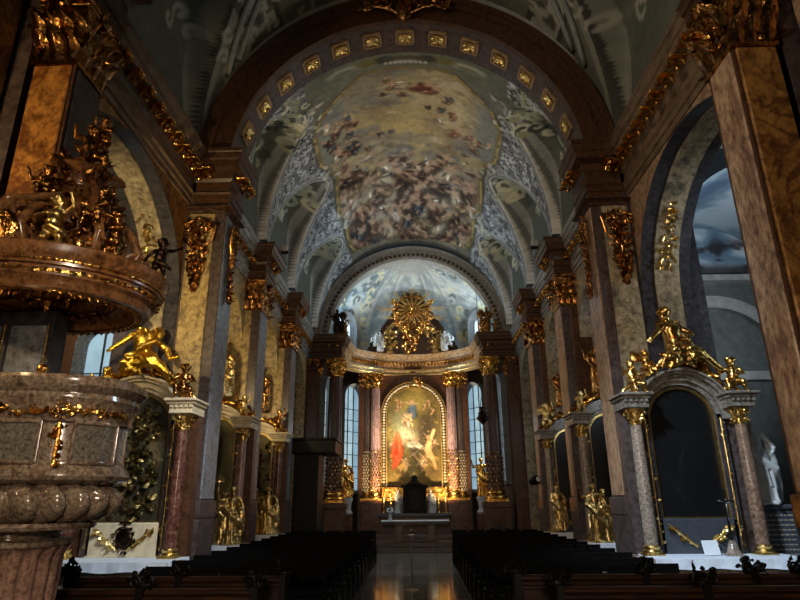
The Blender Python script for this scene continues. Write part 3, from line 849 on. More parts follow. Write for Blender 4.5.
# vaults -----------------------------------------------------------------
def vault_points(ths, ys, R, zs, lunettes, Xw):
    """ths degrees from vertical; lunettes: (yc, a, h)"""
    th = np.radians(ths)[None, :]; Y = np.array(ys)[:, None]
    s_ = np.sin(th); c_ = np.cos(th)
    rr = np.full((len(ys), len(ths)), R, dtype=float); isl = np.zeros_like(rr)
    for (yc, a, h) in lunettes:
        q = np.clip(1-((Y-yc)/(a*1.07))**2, 0, None); hz = h*q**.72
        r1 = np.maximum(hz/np.maximum(c_, .02), 1e-3); r2 = Xw/np.maximum(np.abs(s_), .02)
        r = (r1**-14.+r2**-14.)**(-1/14.)
        isl = np.where(r > rr, 1, isl); rr = np.maximum(rr, r)
    P = np.stack([rr*s_, np.broadcast_to(Y, rr.shape), zs + rr*c_], -1)
    return P, isl, rr

def smooth_light(o):
    for k, v_ in (('shadow_terminator_geometry_offset', .5), ('shadow_terminator_shading_offset', .2)):
        try: setattr(o, k, v_)
        except Exception as e: pass
# --- chancel vault with its painted ceiling
KV = 2.0
TH = np.linspace(-90, 90, 641); YS = 1/np.linspace(1/11.7, 1/23.1, 500)
LUN = [(12.8, 1.35, 2.72), (16.3, 1.6, 2.8), (20.55, 2.0, 2.75)]
P, isl, rr = vault_points(TH, YS, 3.76, 8.26, LUN, 3.99)
cv = Canvas(len(TH), len(YS), (112, 112, 100), 5); cv.k = KV
def tx(t): return (t+90)/180*(cv.w-1)
def ty(y): return (1/11.7-1/y)/(1/11.7-1/23.1)*(cv.h-1)
n1 = cv.noise(26, 5); n2 = cv.noise(9, 4)
thG = TH[None, :]+0*YS[:, None]; yG = YS[:, None]+0*TH[None, :]
cv.mix(np.clip((n1-.45)*3, 0, .6), (140, 138, 124)); cv.mix(np.clip((.5-n2)*3, 0, .5), (86, 88, 84))
cv.mix(np.clip((12.6-yG)/1.0, 0, .6)*(np.abs(thG) < 62), (104, 112, 96))
# lunette fields are plain olive grey, their ribs pale and enriched
cv.mix(isl*.75, (92, 96, 84))
edge = np.zeros_like(isl); 
d0 = np.abs(np.diff(isl, axis=0, prepend=isl[:1])); d1 = np.abs(np.diff(isl, axis=1, prepend=isl[:, :1]))
edge = np.clip(d0+d1, 0, 1)
def dil(m, k):
    out = m.copy()
    for dy in range(-k, k+1):
        for dx in range(-k, k+1):
            if dy*dy+dx*dx <= k*k: out = np.maximum(out, np.roll(np.roll(m, dy, 0), dx, 1))
    return out
fan = (1-isl)*(np.abs(thG) > 41)
cv.mix(fan*.8, (132, 136, 138))
orn = cv.noise(5, 2)
cv.mix(fan*np.clip((orn-.55)*5, 0, .5), (170, 174, 172)); cv.mix(fan*np.clip((.45-orn)*5, 0, .5), (92, 94, 98))
fy, fx = np.nonzero(fan > .5)
for k in range(1500):
    i_ = cv.r.randint(len(fy)); x0, y0 = fx[i_], fy[i_]; r0 = KV*cv.r.uniform(1.2, 3.2); ph = cv.r.uniform(0, 6)
    cv.curve([(x0+r0*(1-i/8)*math.cos(ph+i*.75), y0+r0*(1-i/8)*math.sin(ph+i*.75)) for i in range(7)], .6, [(200,204,202), (70,72,78), (180,184,184), (110,112,116)][k % 4], .75)
cv.mix(dil(edge, 9)*.85, (160, 162, 158)); cv.mix(dil(edge, 4)*.9, (104, 106, 104)); cv.mix(dil(edge, 1)*1., (206, 206, 198))
# stucco scrollwork in the lunettes
for (yc, a, h) in LUN:
    for sg in (-1, 1):
        for k in range(26):
            t = sg*cv.r.uniform(46, 66); y = yc+cv.r.uniform(-.55, .55)*a*(1-(abs(t)-46)/40)
            x0, y0 = tx(t), ty(y); r0 = KV*cv.r.uniform(3, 7); ph = cv.r.uniform(0, 6)
            pts = [(x0+r0*(1-i/12)*math.cos(ph+i*.6), y0+r0*(1-i/12)*math.sin(ph+i*.6)) for i in range(11)]
            cv.curve(pts, 1.1, (176, 180, 156) if k % 3 else (206, 200, 170), .9)
# painted architecture near the arch: cartouches, balustrade
for sg in (-1, 1):
    for (t, y, rx, ry, c) in ((24, 12.0, 12, 5, (170,166,150)), (24, 12.05, 8, 3, (112,116,100)), (44, 12.5, 10, 8, (96,100,86)), (52, 12.3, 12, 7, (150,150,140)), (60, 12.6, 12, 10, (150,158,132)), (58, 13.0, 9, 9, (120,124,108)), (14, 11.95, 9, 5, (110,104,62)), (20, 12.7, 5, 3, (124,110,48)), (8, 11.95, 6, 5, (60,60,60))):
        cv.ell(tx(sg*t), ty(y), rx, ry, 0, c, .9, .3)
    for k in range(60):
        t = sg*cv.r.uniform(42, 74); y = cv.r.uniform(11.8, 13.6); x0, y0 = tx(t), ty(y); r0 = KV*cv.r.uniform(2, 5); ph = cv.r.uniform(0, 6)
        pts = [(x0+r0*(1-i/9)*math.cos(ph+i*.7), y0+r0*(1-i/9)*math.sin(ph+i*.7)) for i in range(8)]
        cv.curve(pts, 1.0, [(196,196,172), (72,76,72), (150,150,120)][k % 3], .85)
cv.ell(tx(0), ty(11.95), 14, 4, 0, (88,80,58), .9); cv.ell(tx(0), ty(12.05), 9, 2.6, 0, (150,140,140), 1)
for k in range(-4, 5): cv.ell(tx(k*1.9), ty(12.08), 1.4, 2, 0, (176,172,160), 1)
# gilt frame of the great fresco
YF = np.array([12.35, 12.3, 12.7, 13.3, 14.6, 15.75, 17.2, 18.5, 19.6, 21.0, 22.2, 22.6])
def frame_half(y):
    yy = np.array([12.2, 12.35, 12.7, 13.2, 13.8, 15.2, 15.75, 16.4, 17.5, 18.5, 19.1, 20.2, 21.2, 22.2, 22.7])
    hh = np.array([0,    18,   25,   36,   42,   42.5, 38,   36.5, 39,  40,   37,   38.5, 39,  36,  0])
    return np.interp(y, yy, hh)
half = frame_half(yG); inside = (np.abs(thG) < half)
soft = np.clip((half-np.abs(thG))/1.2, 0, 1)
sky = Canvas(cv.w, cv.h, (150, 140, 108), 9); sky.k = KV; sky.limb = .45
m1 = sky.noise(60, 5); m2 = sky.noise(22, 4)
sky.mix(np.clip((m1-.42)*3.2, 0, .8), (176, 160, 116)); sky.mix(np.clip((.47-m1)*4, 0, .8), (108, 116, 122)); sky.mix(np.clip((m2-.56)*5, 0, .7), (186, 176, 146)); sky.mix(np.clip((.40-m2)*5, 0, .6), (112, 96, 84))
sky.mix(np.exp(-((thG+3)/20)**2-((yG-15.2)/1.6)**2)*.8, (188, 166, 104))
sky.mix(np.clip((np.abs(thG)-24)/14, 0, .7)*(yG < 15.5), (112, 126, 134))
sky.mix(np.clip((yG-16.3)/1.5, 0, .75)*(m1 < .62), (122, 104, 88))
sky.mix(np.clip((yG-20.6)/1.6, 0, .5), (150, 142, 128))
robes = [(118,88,70), (132,100,76), (88,94,104), (176,164,138), (104,76,62), (96,104,108), (150,126,94), (196,188,168), (92,76,66), (134,112,80), (74,84,96), (146,104,86), (84,66,54), (186,174,150)]
def crowd(n, t0, t1, y0, y1, h0, h1):
    for k in range(n):
        t = sky.r.uniform(t0, t1); y = sky.r.uniform(y0, y1)
        sky.person(tx(t), ty(y), sky.r.uniform(h0, h1), robes[sky.r.randint(len(robes))], sky.r.uniform(-1.3, 1.3))
def cloud(t, y, rx, ry, c=(190,180,156)):
    for k in range(9):
        sky.ell(tx(t)+KV*sky.r.uniform(-rx, rx), ty(y)+KV*sky.r.uniform(-ry, ry), rx*sky.r.uniform(.25,.5), ry*sky.r.uniform(.4,.7), 0, c if k % 2 else tuple(v*.82 for v in c), .55, .8)
cloud(-12, 15.3, 16, 9, (136,138,134)); crowd(7, -20, -6, 14.9, 15.7, 7, 11)
crowd(14, -37, -24, 13.7, 15.4, 14, 22); crowd(5, -40, -30, 13.0, 13.8, 8, 12)
sky.person(tx(21), ty(14.7), 22, (150,82,64), .9); sky.person(tx(15), ty(14.3), 16, (206,196,170), -.7); sky.person(tx(27), ty(15.1), 17, (182,140,120), .8); crowd(5, 10, 32, 13.9, 15.6, 6, 9)
sky.person(tx(6), ty(12.95), 26, (128,66,54), 1.3); sky.person(tx(-4), ty(12.9), 22, (186,172,152), -1.2); sky.person(tx(10), ty(13.1), 18, (140,84,70), 1.0); crowd(5, -10, 14, 12.6, 13.3, 10, 15)
crowd(30, -37, 36, 16.2, 18.2, 24, 38); 
for k in range(10): cloud(sky.r.uniform(-30, 30), sky.r.uniform(17, 21), 9, 5)
crowd(40, -37, 36, 17.8, 20.2, 24, 36); crowd(36, -36, 35, 19.8, 22.2, 22, 34)
for k in range(300):
    t = sky.r.uniform(-37, 37); y = sky.r.uniform(16.0, 22.2); c = robes[sky.r.randint(len(robes))]; g = sky.r.choice([.5, .8, 1.25])
    sky.ell(tx(t), ty(y), sky.r.uniform(1.2, 5), sky.r.uniform(.8, 2.2), sky.r.uniform(-1.6, 1.6), tuple(min(255, v*g) for v in c), .75, .4)
for k in range(26): cloud(sky.r.uniform(-36, 36), sky.r.uniform(16.4, 22), sky.r.uniform(6, 15), sky.r.uniform(3, 6), [(186,178,158), (150,146,136), (98,84,72), (172,156,124)][k % 4])
crowd(26, -36, 35, 16.6, 19, 22, 34); crowd(26, -36, 35, 18.6, 22, 20, 32)
for k in range(14): cloud(sky.r.uniform(-30, 30), sky.r.uniform(13.2, 16.2), sky.r.uniform(8, 16), sky.r.uniform(3, 7), [(190,176,136), (150,146,132), (128,132,132)][k % 3])
crowd(6, 8, 26, 13.2, 14.2, 8, 13); crowd(8, -36, -20, 14.5, 16, 11, 17); crowd(6, 26, 38, 14.6, 16, 9, 14)
for k in range(70):
    t = sky.r.uniform(-36, 36); y = sky.r.uniform(12.6, 16.5)
    sky.ell(tx(t), ty(y), sky.r.uniform(1.5, 6), sky.r.uniform(.8, 2.2), sky.r.uniform(-.7, .7), [(206,192,152), (120,104,84), (104,114,124)][k % 3], .5, .6)
def blur(a, n):
    for _ in range(n): a = (a*2+np.roll(a,1,0)+np.roll(a,-1,0)+np.roll(a,1,1)+np.roll(a,-1,1))/6
    return a
sky.a = blur(sky.a, 2)
sky.a = np.clip((sky.a-.47)*1.18+.47, 0, 1)
_l = sky.a.mean(-1, keepdims=True); sky.a = sky.a*.68+_l*np.array((1.06,1.0,.9))*.32
cv.a = cv.a*(1-soft[..., None]) + sky.a*soft[..., None]
fe = np.exp(-((half-np.abs(thG))/1.4)**2)*(half > 1)
cv.mix(fe*.9, (126, 110, 66)); cv.mix(np.exp(-((half-np.abs(thG)+.2)/.5)**2)*(orn > .5)*.9*(half > 1), (196, 174, 108)); cv.mix(np.exp(-((half-np.abs(thG)+1.8)/.5)**2)*(half > 1)*.7, (70, 66, 56))
cv.mix(np.clip(1-np.abs(yG-12.27)/.09, 0, 1)*(np.abs(thG) < 18), (120, 108, 76))
for sg in (-1, 1):
    for (y, r0) in ((15.9, 8), (19.2, 8), (13.2, 7)):
        for k in range(14):
            x0 = tx(sg*(frame_half(y)+cv.r.uniform(-2, 7))); y0 = ty(y+cv.r.uniform(-.6, .6))
            cv.ell(x0, y0, cv.r.uniform(1.5, 4), cv.r.uniform(1, 2.5), cv.r.uniform(-1.5, 1.5), [(204,200,186), (120,120,112), (170,168,150)][k % 3], .9)
cv.grain(.1, 2.5)
o = paint_grid('ceiling', P, cv.linear(), M['fresco']); smooth_light(o); struct(o, 'vaulted chancel ceiling painted with a crowded heavenly fresco', 'ceiling')

# --- nave vault: stuccoed, much darker
TH2 = np.linspace(-90, 90, 400); YS2 = np.linspace(1.0, 10.8, 300)
LUN2 = [(8.4, 2.1, 3.1), (3.1, 2.1, 3.1)]
P2, isl2, rr2 = vault_points(TH2, YS2, 4.35, 8.66, LUN2, 4.62)
c2 = Canvas(len(TH2), len(YS2), (116, 112, 96), 15); c2.k = 2.0
q = c2.noise(20, 4); c2.mix(np.clip((q-.5)*4, 0, .6), (142, 136, 116)); c2.mix(isl2*.6, (96, 98, 84))
e2 = np.clip(np.abs(np.diff(isl2, axis=0, prepend=isl2[:1]))+np.abs(np.diff(isl2, axis=1, prepend=isl2[:, :1])), 0, 1)
c2.mix(dil(e2, 7)*.8, (150, 146, 128)); c2.mix(dil(e2, 1), (70, 66, 58))
y2 = YS2[:, None]+0*TH2[None, :]; t2 = TH2[None, :]+0*YS2[:, None]
for t in (-52, -40, 40, 52): c2.mix((np.abs(t2-t) < .9)*.8*(1-isl2), (74, 70, 60))
on = c2.noise(4, 2)
c2.mix(((np.abs(t2) > 41) & (np.abs(t2) < 51))*(on > .58)*.9*(1-isl2), (188, 182, 160)); c2.mix(((np.abs(t2) > 41) & (np.abs(t2) < 51))*(on < .42)*.7*(1-isl2), (80, 78, 68))
for k in range(160):
    t = c2.r.uniform(-66, 66); y = c2.r.uniform(5, 10.8); x0, y0 = (t+90)/180*(c2.w-1), (y-1)/9.8*(c2.h-1); r0 = 2*c2.r.uniform(2, 4); ph = c2.r.uniform(0, 6)
    if 30 < abs(t): c2.curve([(x0+r0*(1-i/9)*math.cos(ph+i*.7), y0+r0*(1-i/9)*math.sin(ph+i*.7)) for i in range(8)], .8, (176,170,150), .8)
c2.grain(.08, 2)
o = paint_grid('ceiling', P2, c2.linear(), M['fresco']); smooth_light(o)
struct(o, 'stuccoed nave vault in front of the chancel arch', 'ceiling')
# raised stucco ribs on the nave vault beside the arch
mb = MB()
for sg in (-1, 1):
    for (ta, tb) in ((64, 30), (58, 24)):
        pts = []
        for i in range(12):
            t = math.radians(ta+(tb-ta)*i/11)*sg; y = 10.6 - 2.2*i/11
            pts.append((4.3*math.sin(t), y, 8.66+4.3*math.cos(t)))
        mb.tube(pts, .06, 6)
struct(mb.build('stucco_rib', M['stucco'], smooth=True))
mb = MB(); ring_sector(mb, RO-.02, 5.6, 10.78, 10.9, 0, PI, 48, ZS-.02)
struct(mb.build('wall_arch_face', M['stucco']))
# wall between nave entablature and vault, over the piers, closing gaps
for s in (1, -1):
    mb = MB(); mb.box(s*4.6, s*5.6, 1.0, 11.6, 8.5, 8.66)
    mb.box(s*3.97, s*5.3, 11.6, 23.0, 7.88, 8.27)
    struct(mb.build('wall_%s_ledge' % side_name(s), M['stucco']))

# apse -------------------------------------------------------------------
mb = MB(); ring_sector(mb, 3.36, 3.95, 23.0, 23.5, 0, PI, 60, 7.9)
aa = struct(mb.build('apse_arch', M['stucco'], smooth=True, auto=30), 'inner arch with dentil band before the apse', 'arch')
mb = MB(); ring_sector(mb, 3.42, 3.48, 22.93, 23.02, 0, PI, 60, 7.9); ring_sector(mb, 3.62, 3.72, 22.9, 23.02, 0, PI, 60, 7.9)
mb.build('moulding', M['stone_cornice_lit'], aa, smooth=True, auto=30)
mb = MB()
for i in range(58):
    a0 = PI*(i+.2)/58; a1 = PI*(i+.75)/58
    ring_sector(mb, 3.49, 3.6, 22.95, 23.02, a0, a1, 1, 7.9)
mb.build('dentils', M['stone_brown'], aa)
AX, AY, AYC = 3.82, 4.3, 23.2
# lower apse wall
mb = MB(); n = 48
v = []; f = []
for i in range(n+1):
    a = PI*i/n
    x, y = AX*math.cos(a), AYC+AY*math.sin(a)
    v += [(x, y, 0), (x, y, 7.9), (x*1.06, AYC+(y-AYC)*1.05, 0), (x*1.06, AYC+(y-AYC)*1.05, 7.9)]
for i in range(n): f += [(4*i, 4*i+4, 4*i+5, 4*i+1), (4*i+2, 4*i+3, 4*i+7, 4*i+6), (4*i+1, 4*i+5, 4*i+7, 4*i+3)]
mb.add(v, f); struct(mb.build('wall_apse', M['marble_purple'], smooth=True), 'curved apse wall behind the high altar', 'wall')
# altar wall
mb = MB(); mb.box(-2.15, 2.15, 26.15, 26.6, .4, 7.9); struct(mb.build('wall_altar', M['marble_brown']))
# half dome, painted
ths = np.linspace(0, PI, 150); phs = np.linspace(0, PI/2, 90)
TT, PP = np.meshgrid(ths, phs)
PD = np.stack([AX*np.cos(TT)*np.cos(PP), AYC+AY*np.sin(TT)*np.cos(PP), 7.9+3.55*np.sin(PP)], -1)
cd = Canvas(150, 90, (140, 150, 152), 21)
q = cd.noise(22, 4); cd.mix(np.clip((q-.5)*5, 0, .8), (112, 136, 150)); q2 = cd.noise(8, 3); cd.mix((q2 > .58)*.6, (176, 182, 172)); cd.mix((q2 < .4)*.4, (100, 110, 112))
for sx in (45, 60, 90, 105):
    cd.mix(np.clip(1-np.abs(cd.X-sx)/2.5, 0, 1)*.9, (164, 168, 166)); cd.mix(np.clip(1-np.abs(cd.X-sx-2.5)/.8, 0, 1)*.8, (96, 100, 100))
for k in range(190):
    x0, y0 = cd.r.uniform(5, 145), cd.r.uniform(8, 80); r0 = cd.r.uniform(2, 5); ph = cd.r.uniform(0, 6)
    if 46 < x0 < 104: continue
    cd.curve([(x0+r0*(1-i/9)*math.cos(ph+i*.7), y0+r0*(1-i/9)*math.sin(ph+i*.7)) for i in range(8)], .9, [(186,184,150), (88,98,100), (160,170,170)][k % 3], .8)
for k in range(0): cd.person(cd.r.choice([cd.r.uniform(14, 42), cd.r.uniform(108, 136)]), cd.r.uniform(30, 65), 12, [(150,130,100), (84,110,130), (190,180,160)][k % 3])
cd.mix(np.clip((cd.Y-66)/6, 0, .8), (150, 150, 146))
cd.grain(.1, 2)
q_ = np.abs(np.degrees(TT)-90); keepd = ~((np.degrees(PP) < 52) & (q_ < 37-.55*np.degrees(PP)))
struct(paint_grid('ceiling', PD, cd.linear(), M['fresco'], keep=keepd), 'blue painted half dome over the high altar', 'ceiling')
mb = MB(); ring = []
for i in range(17):
    a = PI*i/16; ring.append((-2.6*math.cos(a), 26.9+1.5*math.sin(a)))
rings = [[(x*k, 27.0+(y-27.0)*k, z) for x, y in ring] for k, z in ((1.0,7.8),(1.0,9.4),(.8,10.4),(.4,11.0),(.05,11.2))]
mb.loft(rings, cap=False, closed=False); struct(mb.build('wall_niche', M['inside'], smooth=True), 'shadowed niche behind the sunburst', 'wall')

# apse entablature
pth = [(3.45*math.cos(PI-PI*i/30)*.9, AYC+3.35*math.sin(PI*i/30)*.9) for i in range(2, 29)]
path = [(-4.0, 22.55), (-2.78, 22.55), (-2.78, 23.3)] + [p for p in pth if abs(p[0]) < 2.75] + [(2.78, 23.3), (2.78, 22.55), (4.0, 22.55)]
mb = MB(); bb = MB(); k1 = 3; k2 = len(path)-4
mb.sweep(prof_ent(6.98, 7.88, .28), path[k1-1:k2+2], left=False)
bb.sweep(prof_ent(6.98, 7.88, .28), path[:k1], left=False); bb.sweep(prof_ent(6.98, 7.88, .28), path[k2+1:], left=False)
bb.box(2.8, 3.7, 22.6, 23.3, 6.95, 7.86); bb.box(-3.7, -2.8, 22.6, 23.3, 6.95, 7.86)
ea = struct(mb.build('trim_5', M['apse_stone']), 'curved apse cornice with gilded brackets over the high altar', 'cornice')
bb.build('pier_block', M['stone_brown'], ea)
run_mods(ea, [(-3.4, 22.55), (-2.78, 22.55)], 7.42, .08, .3, MODS, False); run_mods(ea, [(2.78, 22.55), (3.4, 22.55)], 7.42, .08, .3, MODS, False)
core = [p for p in path if abs(p[0]) < 2.75]
for i in range(0, len(core)-1):
    for fr_ in (.25, .75):
        x = core[i][0]*(1-fr_)+core[i+1][0]*fr_; y = core[i][1]*(1-fr_)+core[i+1][1]*fr_
        nrm = Vector((-x, AYC-1-y)).normalized()
        inst('modillion', MODS, (x+nrm.x*.08, y+nrm.y*.08, 7.42), (0,0, math.atan2(nrm.y, nrm.x)+PI/2), 1, ea)
# gilt mouldings under the curved part
mb = MB(); mb.sweep([(-.1,6.99),(.07,6.99),(.07,7.05),(-.1,7.05)], core, left=False); mb.sweep([(-.1,7.16),(.09,7.16),(.09,7.22),(-.1,7.22)], core, left=False)
mb.build('gilt_moulding', M['gold_pale'], ea)
# shelf behind the cornice
mb = MB(); poly = core + [(3.4, 24.5), (3.0, 26), (0, 27.4), (-3.0, 26), (-3.4, 24.5)][::1]
mb.prism(poly, 7.8, 7.9, 'z'); struct(mb.build('trim_6', M['stucco']))

# free-standing columns carry the blocks
for s in (-1, 1):
    r = empty('great_column', (s*3.0, 22.95, 0)); struct(r, 'fluted freestanding column before the %s apse window' % side_name(s), 'column')
    def loc(o): o.location = Vector(o.location) - Vector(r.location)
    b = MB(); b.box(-.46, .46, -.42, .42, .28, 1.45, bev=.02); b.box(-.5, .5, -.46, .46, 1.4, 1.62, bev=.03); b.build('pedestal', M['marble_brown'], r)
    column(r, 0, 0, 1.6, 5.38, .29, M['marble_brown'], M['gold'], caph=.72, flutes=14, nm='shaft')
    l = MB(); 
    for k in range(9):
        for j in range(12):
            a = 2*PI*(j+.5*(k % 2))/12
            p = (.3*math.cos(a), .3*math.sin(a), 2.05+k*.14)
            l.ell(p, (.035,.035,.06), None, 6, 4)
    l.lathe([(.3,1.98),(.325,2.0),(.3,2.04)], (0,0,0), 20); l.lathe([(.3,3.3),(.325,3.33),(.3,3.36)], (0,0,0), 20)
    l.build('diaper_band', M['gold_dark'], r, smooth=True)
# brown pilasters beside the windows
for s in (-1, 1):
    b = MB(); b.box(s*3.66, s*4.2, 22.6, 23.2, 0, 7.0); b.box(s*1.95, s*2.35, 25.7, 26.3, .4, 7.0)
    p = struct(b.build('pilaster', M['marble_brown']))
    k = capital_mb(.5, .5, .7).build('capital', M['gold_dark'], p, smooth=True, auto=28); k.location = (s*3.92, 22.9, 6.25)
    k = capital_mb(.4, .4, .65).build('capital', M['gold_dark'], p, smooth=True, auto=28); k.location = (s*2.15, 25.95, 6.3)

# windows -----------------------------------------------------------------
def window(name, centre, ang, w, z0, zs, depth=.12, glass='glass', nx=3, nz=8, frame='marble_purple', reveal='plaster_blue'):
    """arched window; ang rotates local +y (outwards) about z"""
    r = empty(name, (centre[0], centre[1], 0), ang); struct(r)
    n = 14; hw = w/2
    arc = [(-hw*math.cos(PI*i/n), zs+hw*math.sin(PI*i/n)) for i in range(n+1)]
    g = MB(); poly = [(-hw, z0)] + arc + [(hw, z0)]
    # de-duplicate first and last
    g.prism([(-hw, z0)] + arc + [(hw, z0)], .0, .015); g.build('pane', M[glass], r)
    b = MB()
    for i in range(1, nx):
        x = -hw+w*i/nx; h = zs+math.sqrt(max(0, hw*hw-x*x)); b.box(x-.018, x+.018, -.035, -.005, z0, h)
    k = int(nz)
    for i in range(1, k):
        z = z0+(zs-z0)*i/k; b.box(-hw, hw, -.03, -.005, z-.012, z+.012)
    b.build('glazing_bars', M['iron'], r)
    f = MB(); rings = []
    for (x, z) in [(-hw, z0)] + arc + [(hw, z0)]:
        dx = -1 if x < 0 else 1
        sc_ = 1.0
        ox = x*(1+.22/w*1.0); oz = z + (.11*(z-zs)/hw if z > zs else 0)
        rings.append([(x, -.04, z), (ox, -.3, oz), (ox*1.02, -.3, oz), (ox*1.02, .05, oz), (x, .05, z)])
    f.loft(rings); f.box(-hw*1.2, hw*1.2, -.32, .05, z0-.12, z0)
    f.build('window_frame', M[reveal], r)
    return r
for s, k in ((-1, 1), (1, 2)):
    for (t, gl, w) in ((9.5, 'glass', .9), (42, 'glass_dim', 1.0)):
        a = math.radians(t); x = s*AX*math.cos(a)*.97; y = AYC+AY*math.sin(a)*.97
        nx_, ny_ = math.cos(a)/AX*s, math.sin(a)/AY
        ang = math.atan2(ny_, nx_)-PI/2
        window('window_%d' % (k+(2 if gl == 'glass_dim' else 0)), (x, y), ang, w, 2.35 if gl == 'glass' else 2.1, 5.95, glass=gl)
    # upper windows in the dome
    a = math.radians(30); x = s*AX*math.cos(a)*.92; y = AYC+AY*math.sin(a)*.92
    ang = math.atan2(math.sin(a)/AY, math.cos(a)/AX*s)-PI/2
    w_ = window('window_%d' % (k+4), (x, y), ang, 1.05, 7.95, 9.0, glass='glass', nz=3)
# right chancel windows (bay before the apse) and left one
for s, k in ((1, 7), (-1, 8)):
    window('window_%d' % k, (s*5.15, 20.6), -PI/2*s, 1.5, 2.3, 5.3, glass='glass_dim' if s > 0 else 'glass_dim', reveal='plaster_blue')

# outer chapels -------------------------------------------------------------
# right: vault painted with a cloudy sky over grey walls
mb = MB(); mb.box(5.75, 9.6, 14.2, 14.4, 0, 9); mb.box(9.3, 9.5, 4, 14.3, 0, 9)
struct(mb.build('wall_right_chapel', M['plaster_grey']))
ths = np.linspace(0, PI, 90); ys = np.linspace(10.9, 14.2, 60)
TT, YY = np.meshgrid(ths, ys)
PC = np.stack([7.4+2.0*np.cos(TT)*-1, YY, 6.3+2.0*np.sin(TT)], -1)
cc = Canvas(90, 60, (116, 138, 152), 31)
q = cc.noise(16, 4); cc.mix(np.clip((q-.47)*6, 0, .9), (196, 206, 210)); cc.mix(np.clip((.4-q)*6, 0, .8), (86, 104, 126))
for k in range(0): cc.person(cc.r.uniform(5, 85), cc.r.uniform(20, 55), 16, [(90,84,84), (150,140,130), (70,80,100)][k % 3])
struct(paint_grid('ceiling', PC, cc.linear(), M['fresco']), 'blue sky fresco in the chapel vault beyond the right altar', 'ceiling')
ca = Canvas(60, 60, (116, 138, 152), 33)
q = ca.noise(18, 4); ca.mix(np.clip((q-.45)*6, 0, .9), (198, 206, 210)); ca.mix(np.clip((.42-q)*6, 0, .8), (78, 96, 118))
ca.mix(np.clip((q-.56)*9, 0, 1)*(ca.Y > 24), (214, 216, 214)); ca.mix(np.clip((ca.noise(9, 3)-.52)*7, 0, .9)*np.clip((ca.Y-26)/8, 0, 1), (52, 48, 48)); ca.mix(np.clip((ca.Y-46)/6, 0, .9), (60, 58, 58))
for k in range(0): ca.person(ca.r.uniform(8, 50), ca.r.uniform(26, 46), 18, [(60,50,50), (190,190,190), (70,80,100), (150,150,160)][k % 4])
XX, ZZ = np.meshgrid(np.linspace(5.8, 9.2, 60), np.linspace(9.0, 6.9, 60))
o = paint_grid('wall_fresco', np.stack([XX, 14.17+0*XX, ZZ], -1), ca.linear(), M['fresco']); struct(o)
mb = MB()
rings = []
for i in range(25):
    a = PI*i/24; rings.append([(7.4-r_*math.cos(a), y_, 4.6+r_*math.sin(a)) for r_, y_ in ((1.5,14.0),(1.8,14.0),(1.8,14.2),(1.5,14.2))])
mb.loft(rings); mb.box(5.7, 9.3, 13.85, 14.2, 6.75, 6.9); mb.box(5.7, 9.3, 13.95, 14.2, 4.3, 4.5)
struct(mb.build('trim_7', M['stucco'], smooth=True, auto=40))
window('window_9', (9.2, 9.0), -PI/2, 1.5, 2.0, 5.2, glass='glass_dim')
# left: brown wall with a small arched window seen under the pulpit canopy
mb = MB(); mb.box(-9.6, -5.75, 12.3, 12.5, 0, 9); mb.box(-9.5, -9.3, 4, 12.4, 0, 9)
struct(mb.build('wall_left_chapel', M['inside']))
mb = MB(); mb.box(-9.4, -5.3, 5.6, 12.4, 8.6, 8.7); mb.box(5.3, 9.4, 4, 10.9, 8.6, 8.7)
struct(mb.build('ceiling_chapel', M['stucco']))
window('window_10', (-6.55, 12.22), 0, .72, 2.6, 4.85, glass='glass_dim', nx=2, nz=4, reveal='marble_blue')
# gilded stucco relief on the pale arch panels
for s in (1, -1):
    mb = MB(); pts = []
    for k in range(60):
        t = rnd.random(); a = math.radians(14+34*t)
        y = NB[0]+(NB[1]-.06)*math.cos(a); z = NB[2]+(NB[3]-.06)*math.sin(a)
        w = .2*(1-.5*t)*(.5+.5*abs(math.cos(7*t)))
        pts.append((s*(4.97)+rnd.uniform(-w, w), y-.02, z))
    foliage(mb, pts, (0,-.85,-.5), .12, .5, .25)
    for k in range(3):
        a = math.radians(18+11*k); y = NB[0]+(NB[1]-.07)*math.cos(a); z = NB[2]+(NB[3]-.07)*math.sin(a)
        scroll(mb, (s*4.97, y, z), (1,0,0), (0,-math.sin(a),math.cos(a)), .17-.02*k, 1.2, .02)
    struct(mb.build('arch_ornament', M['gold_pale'], smooth=True, auto=28))
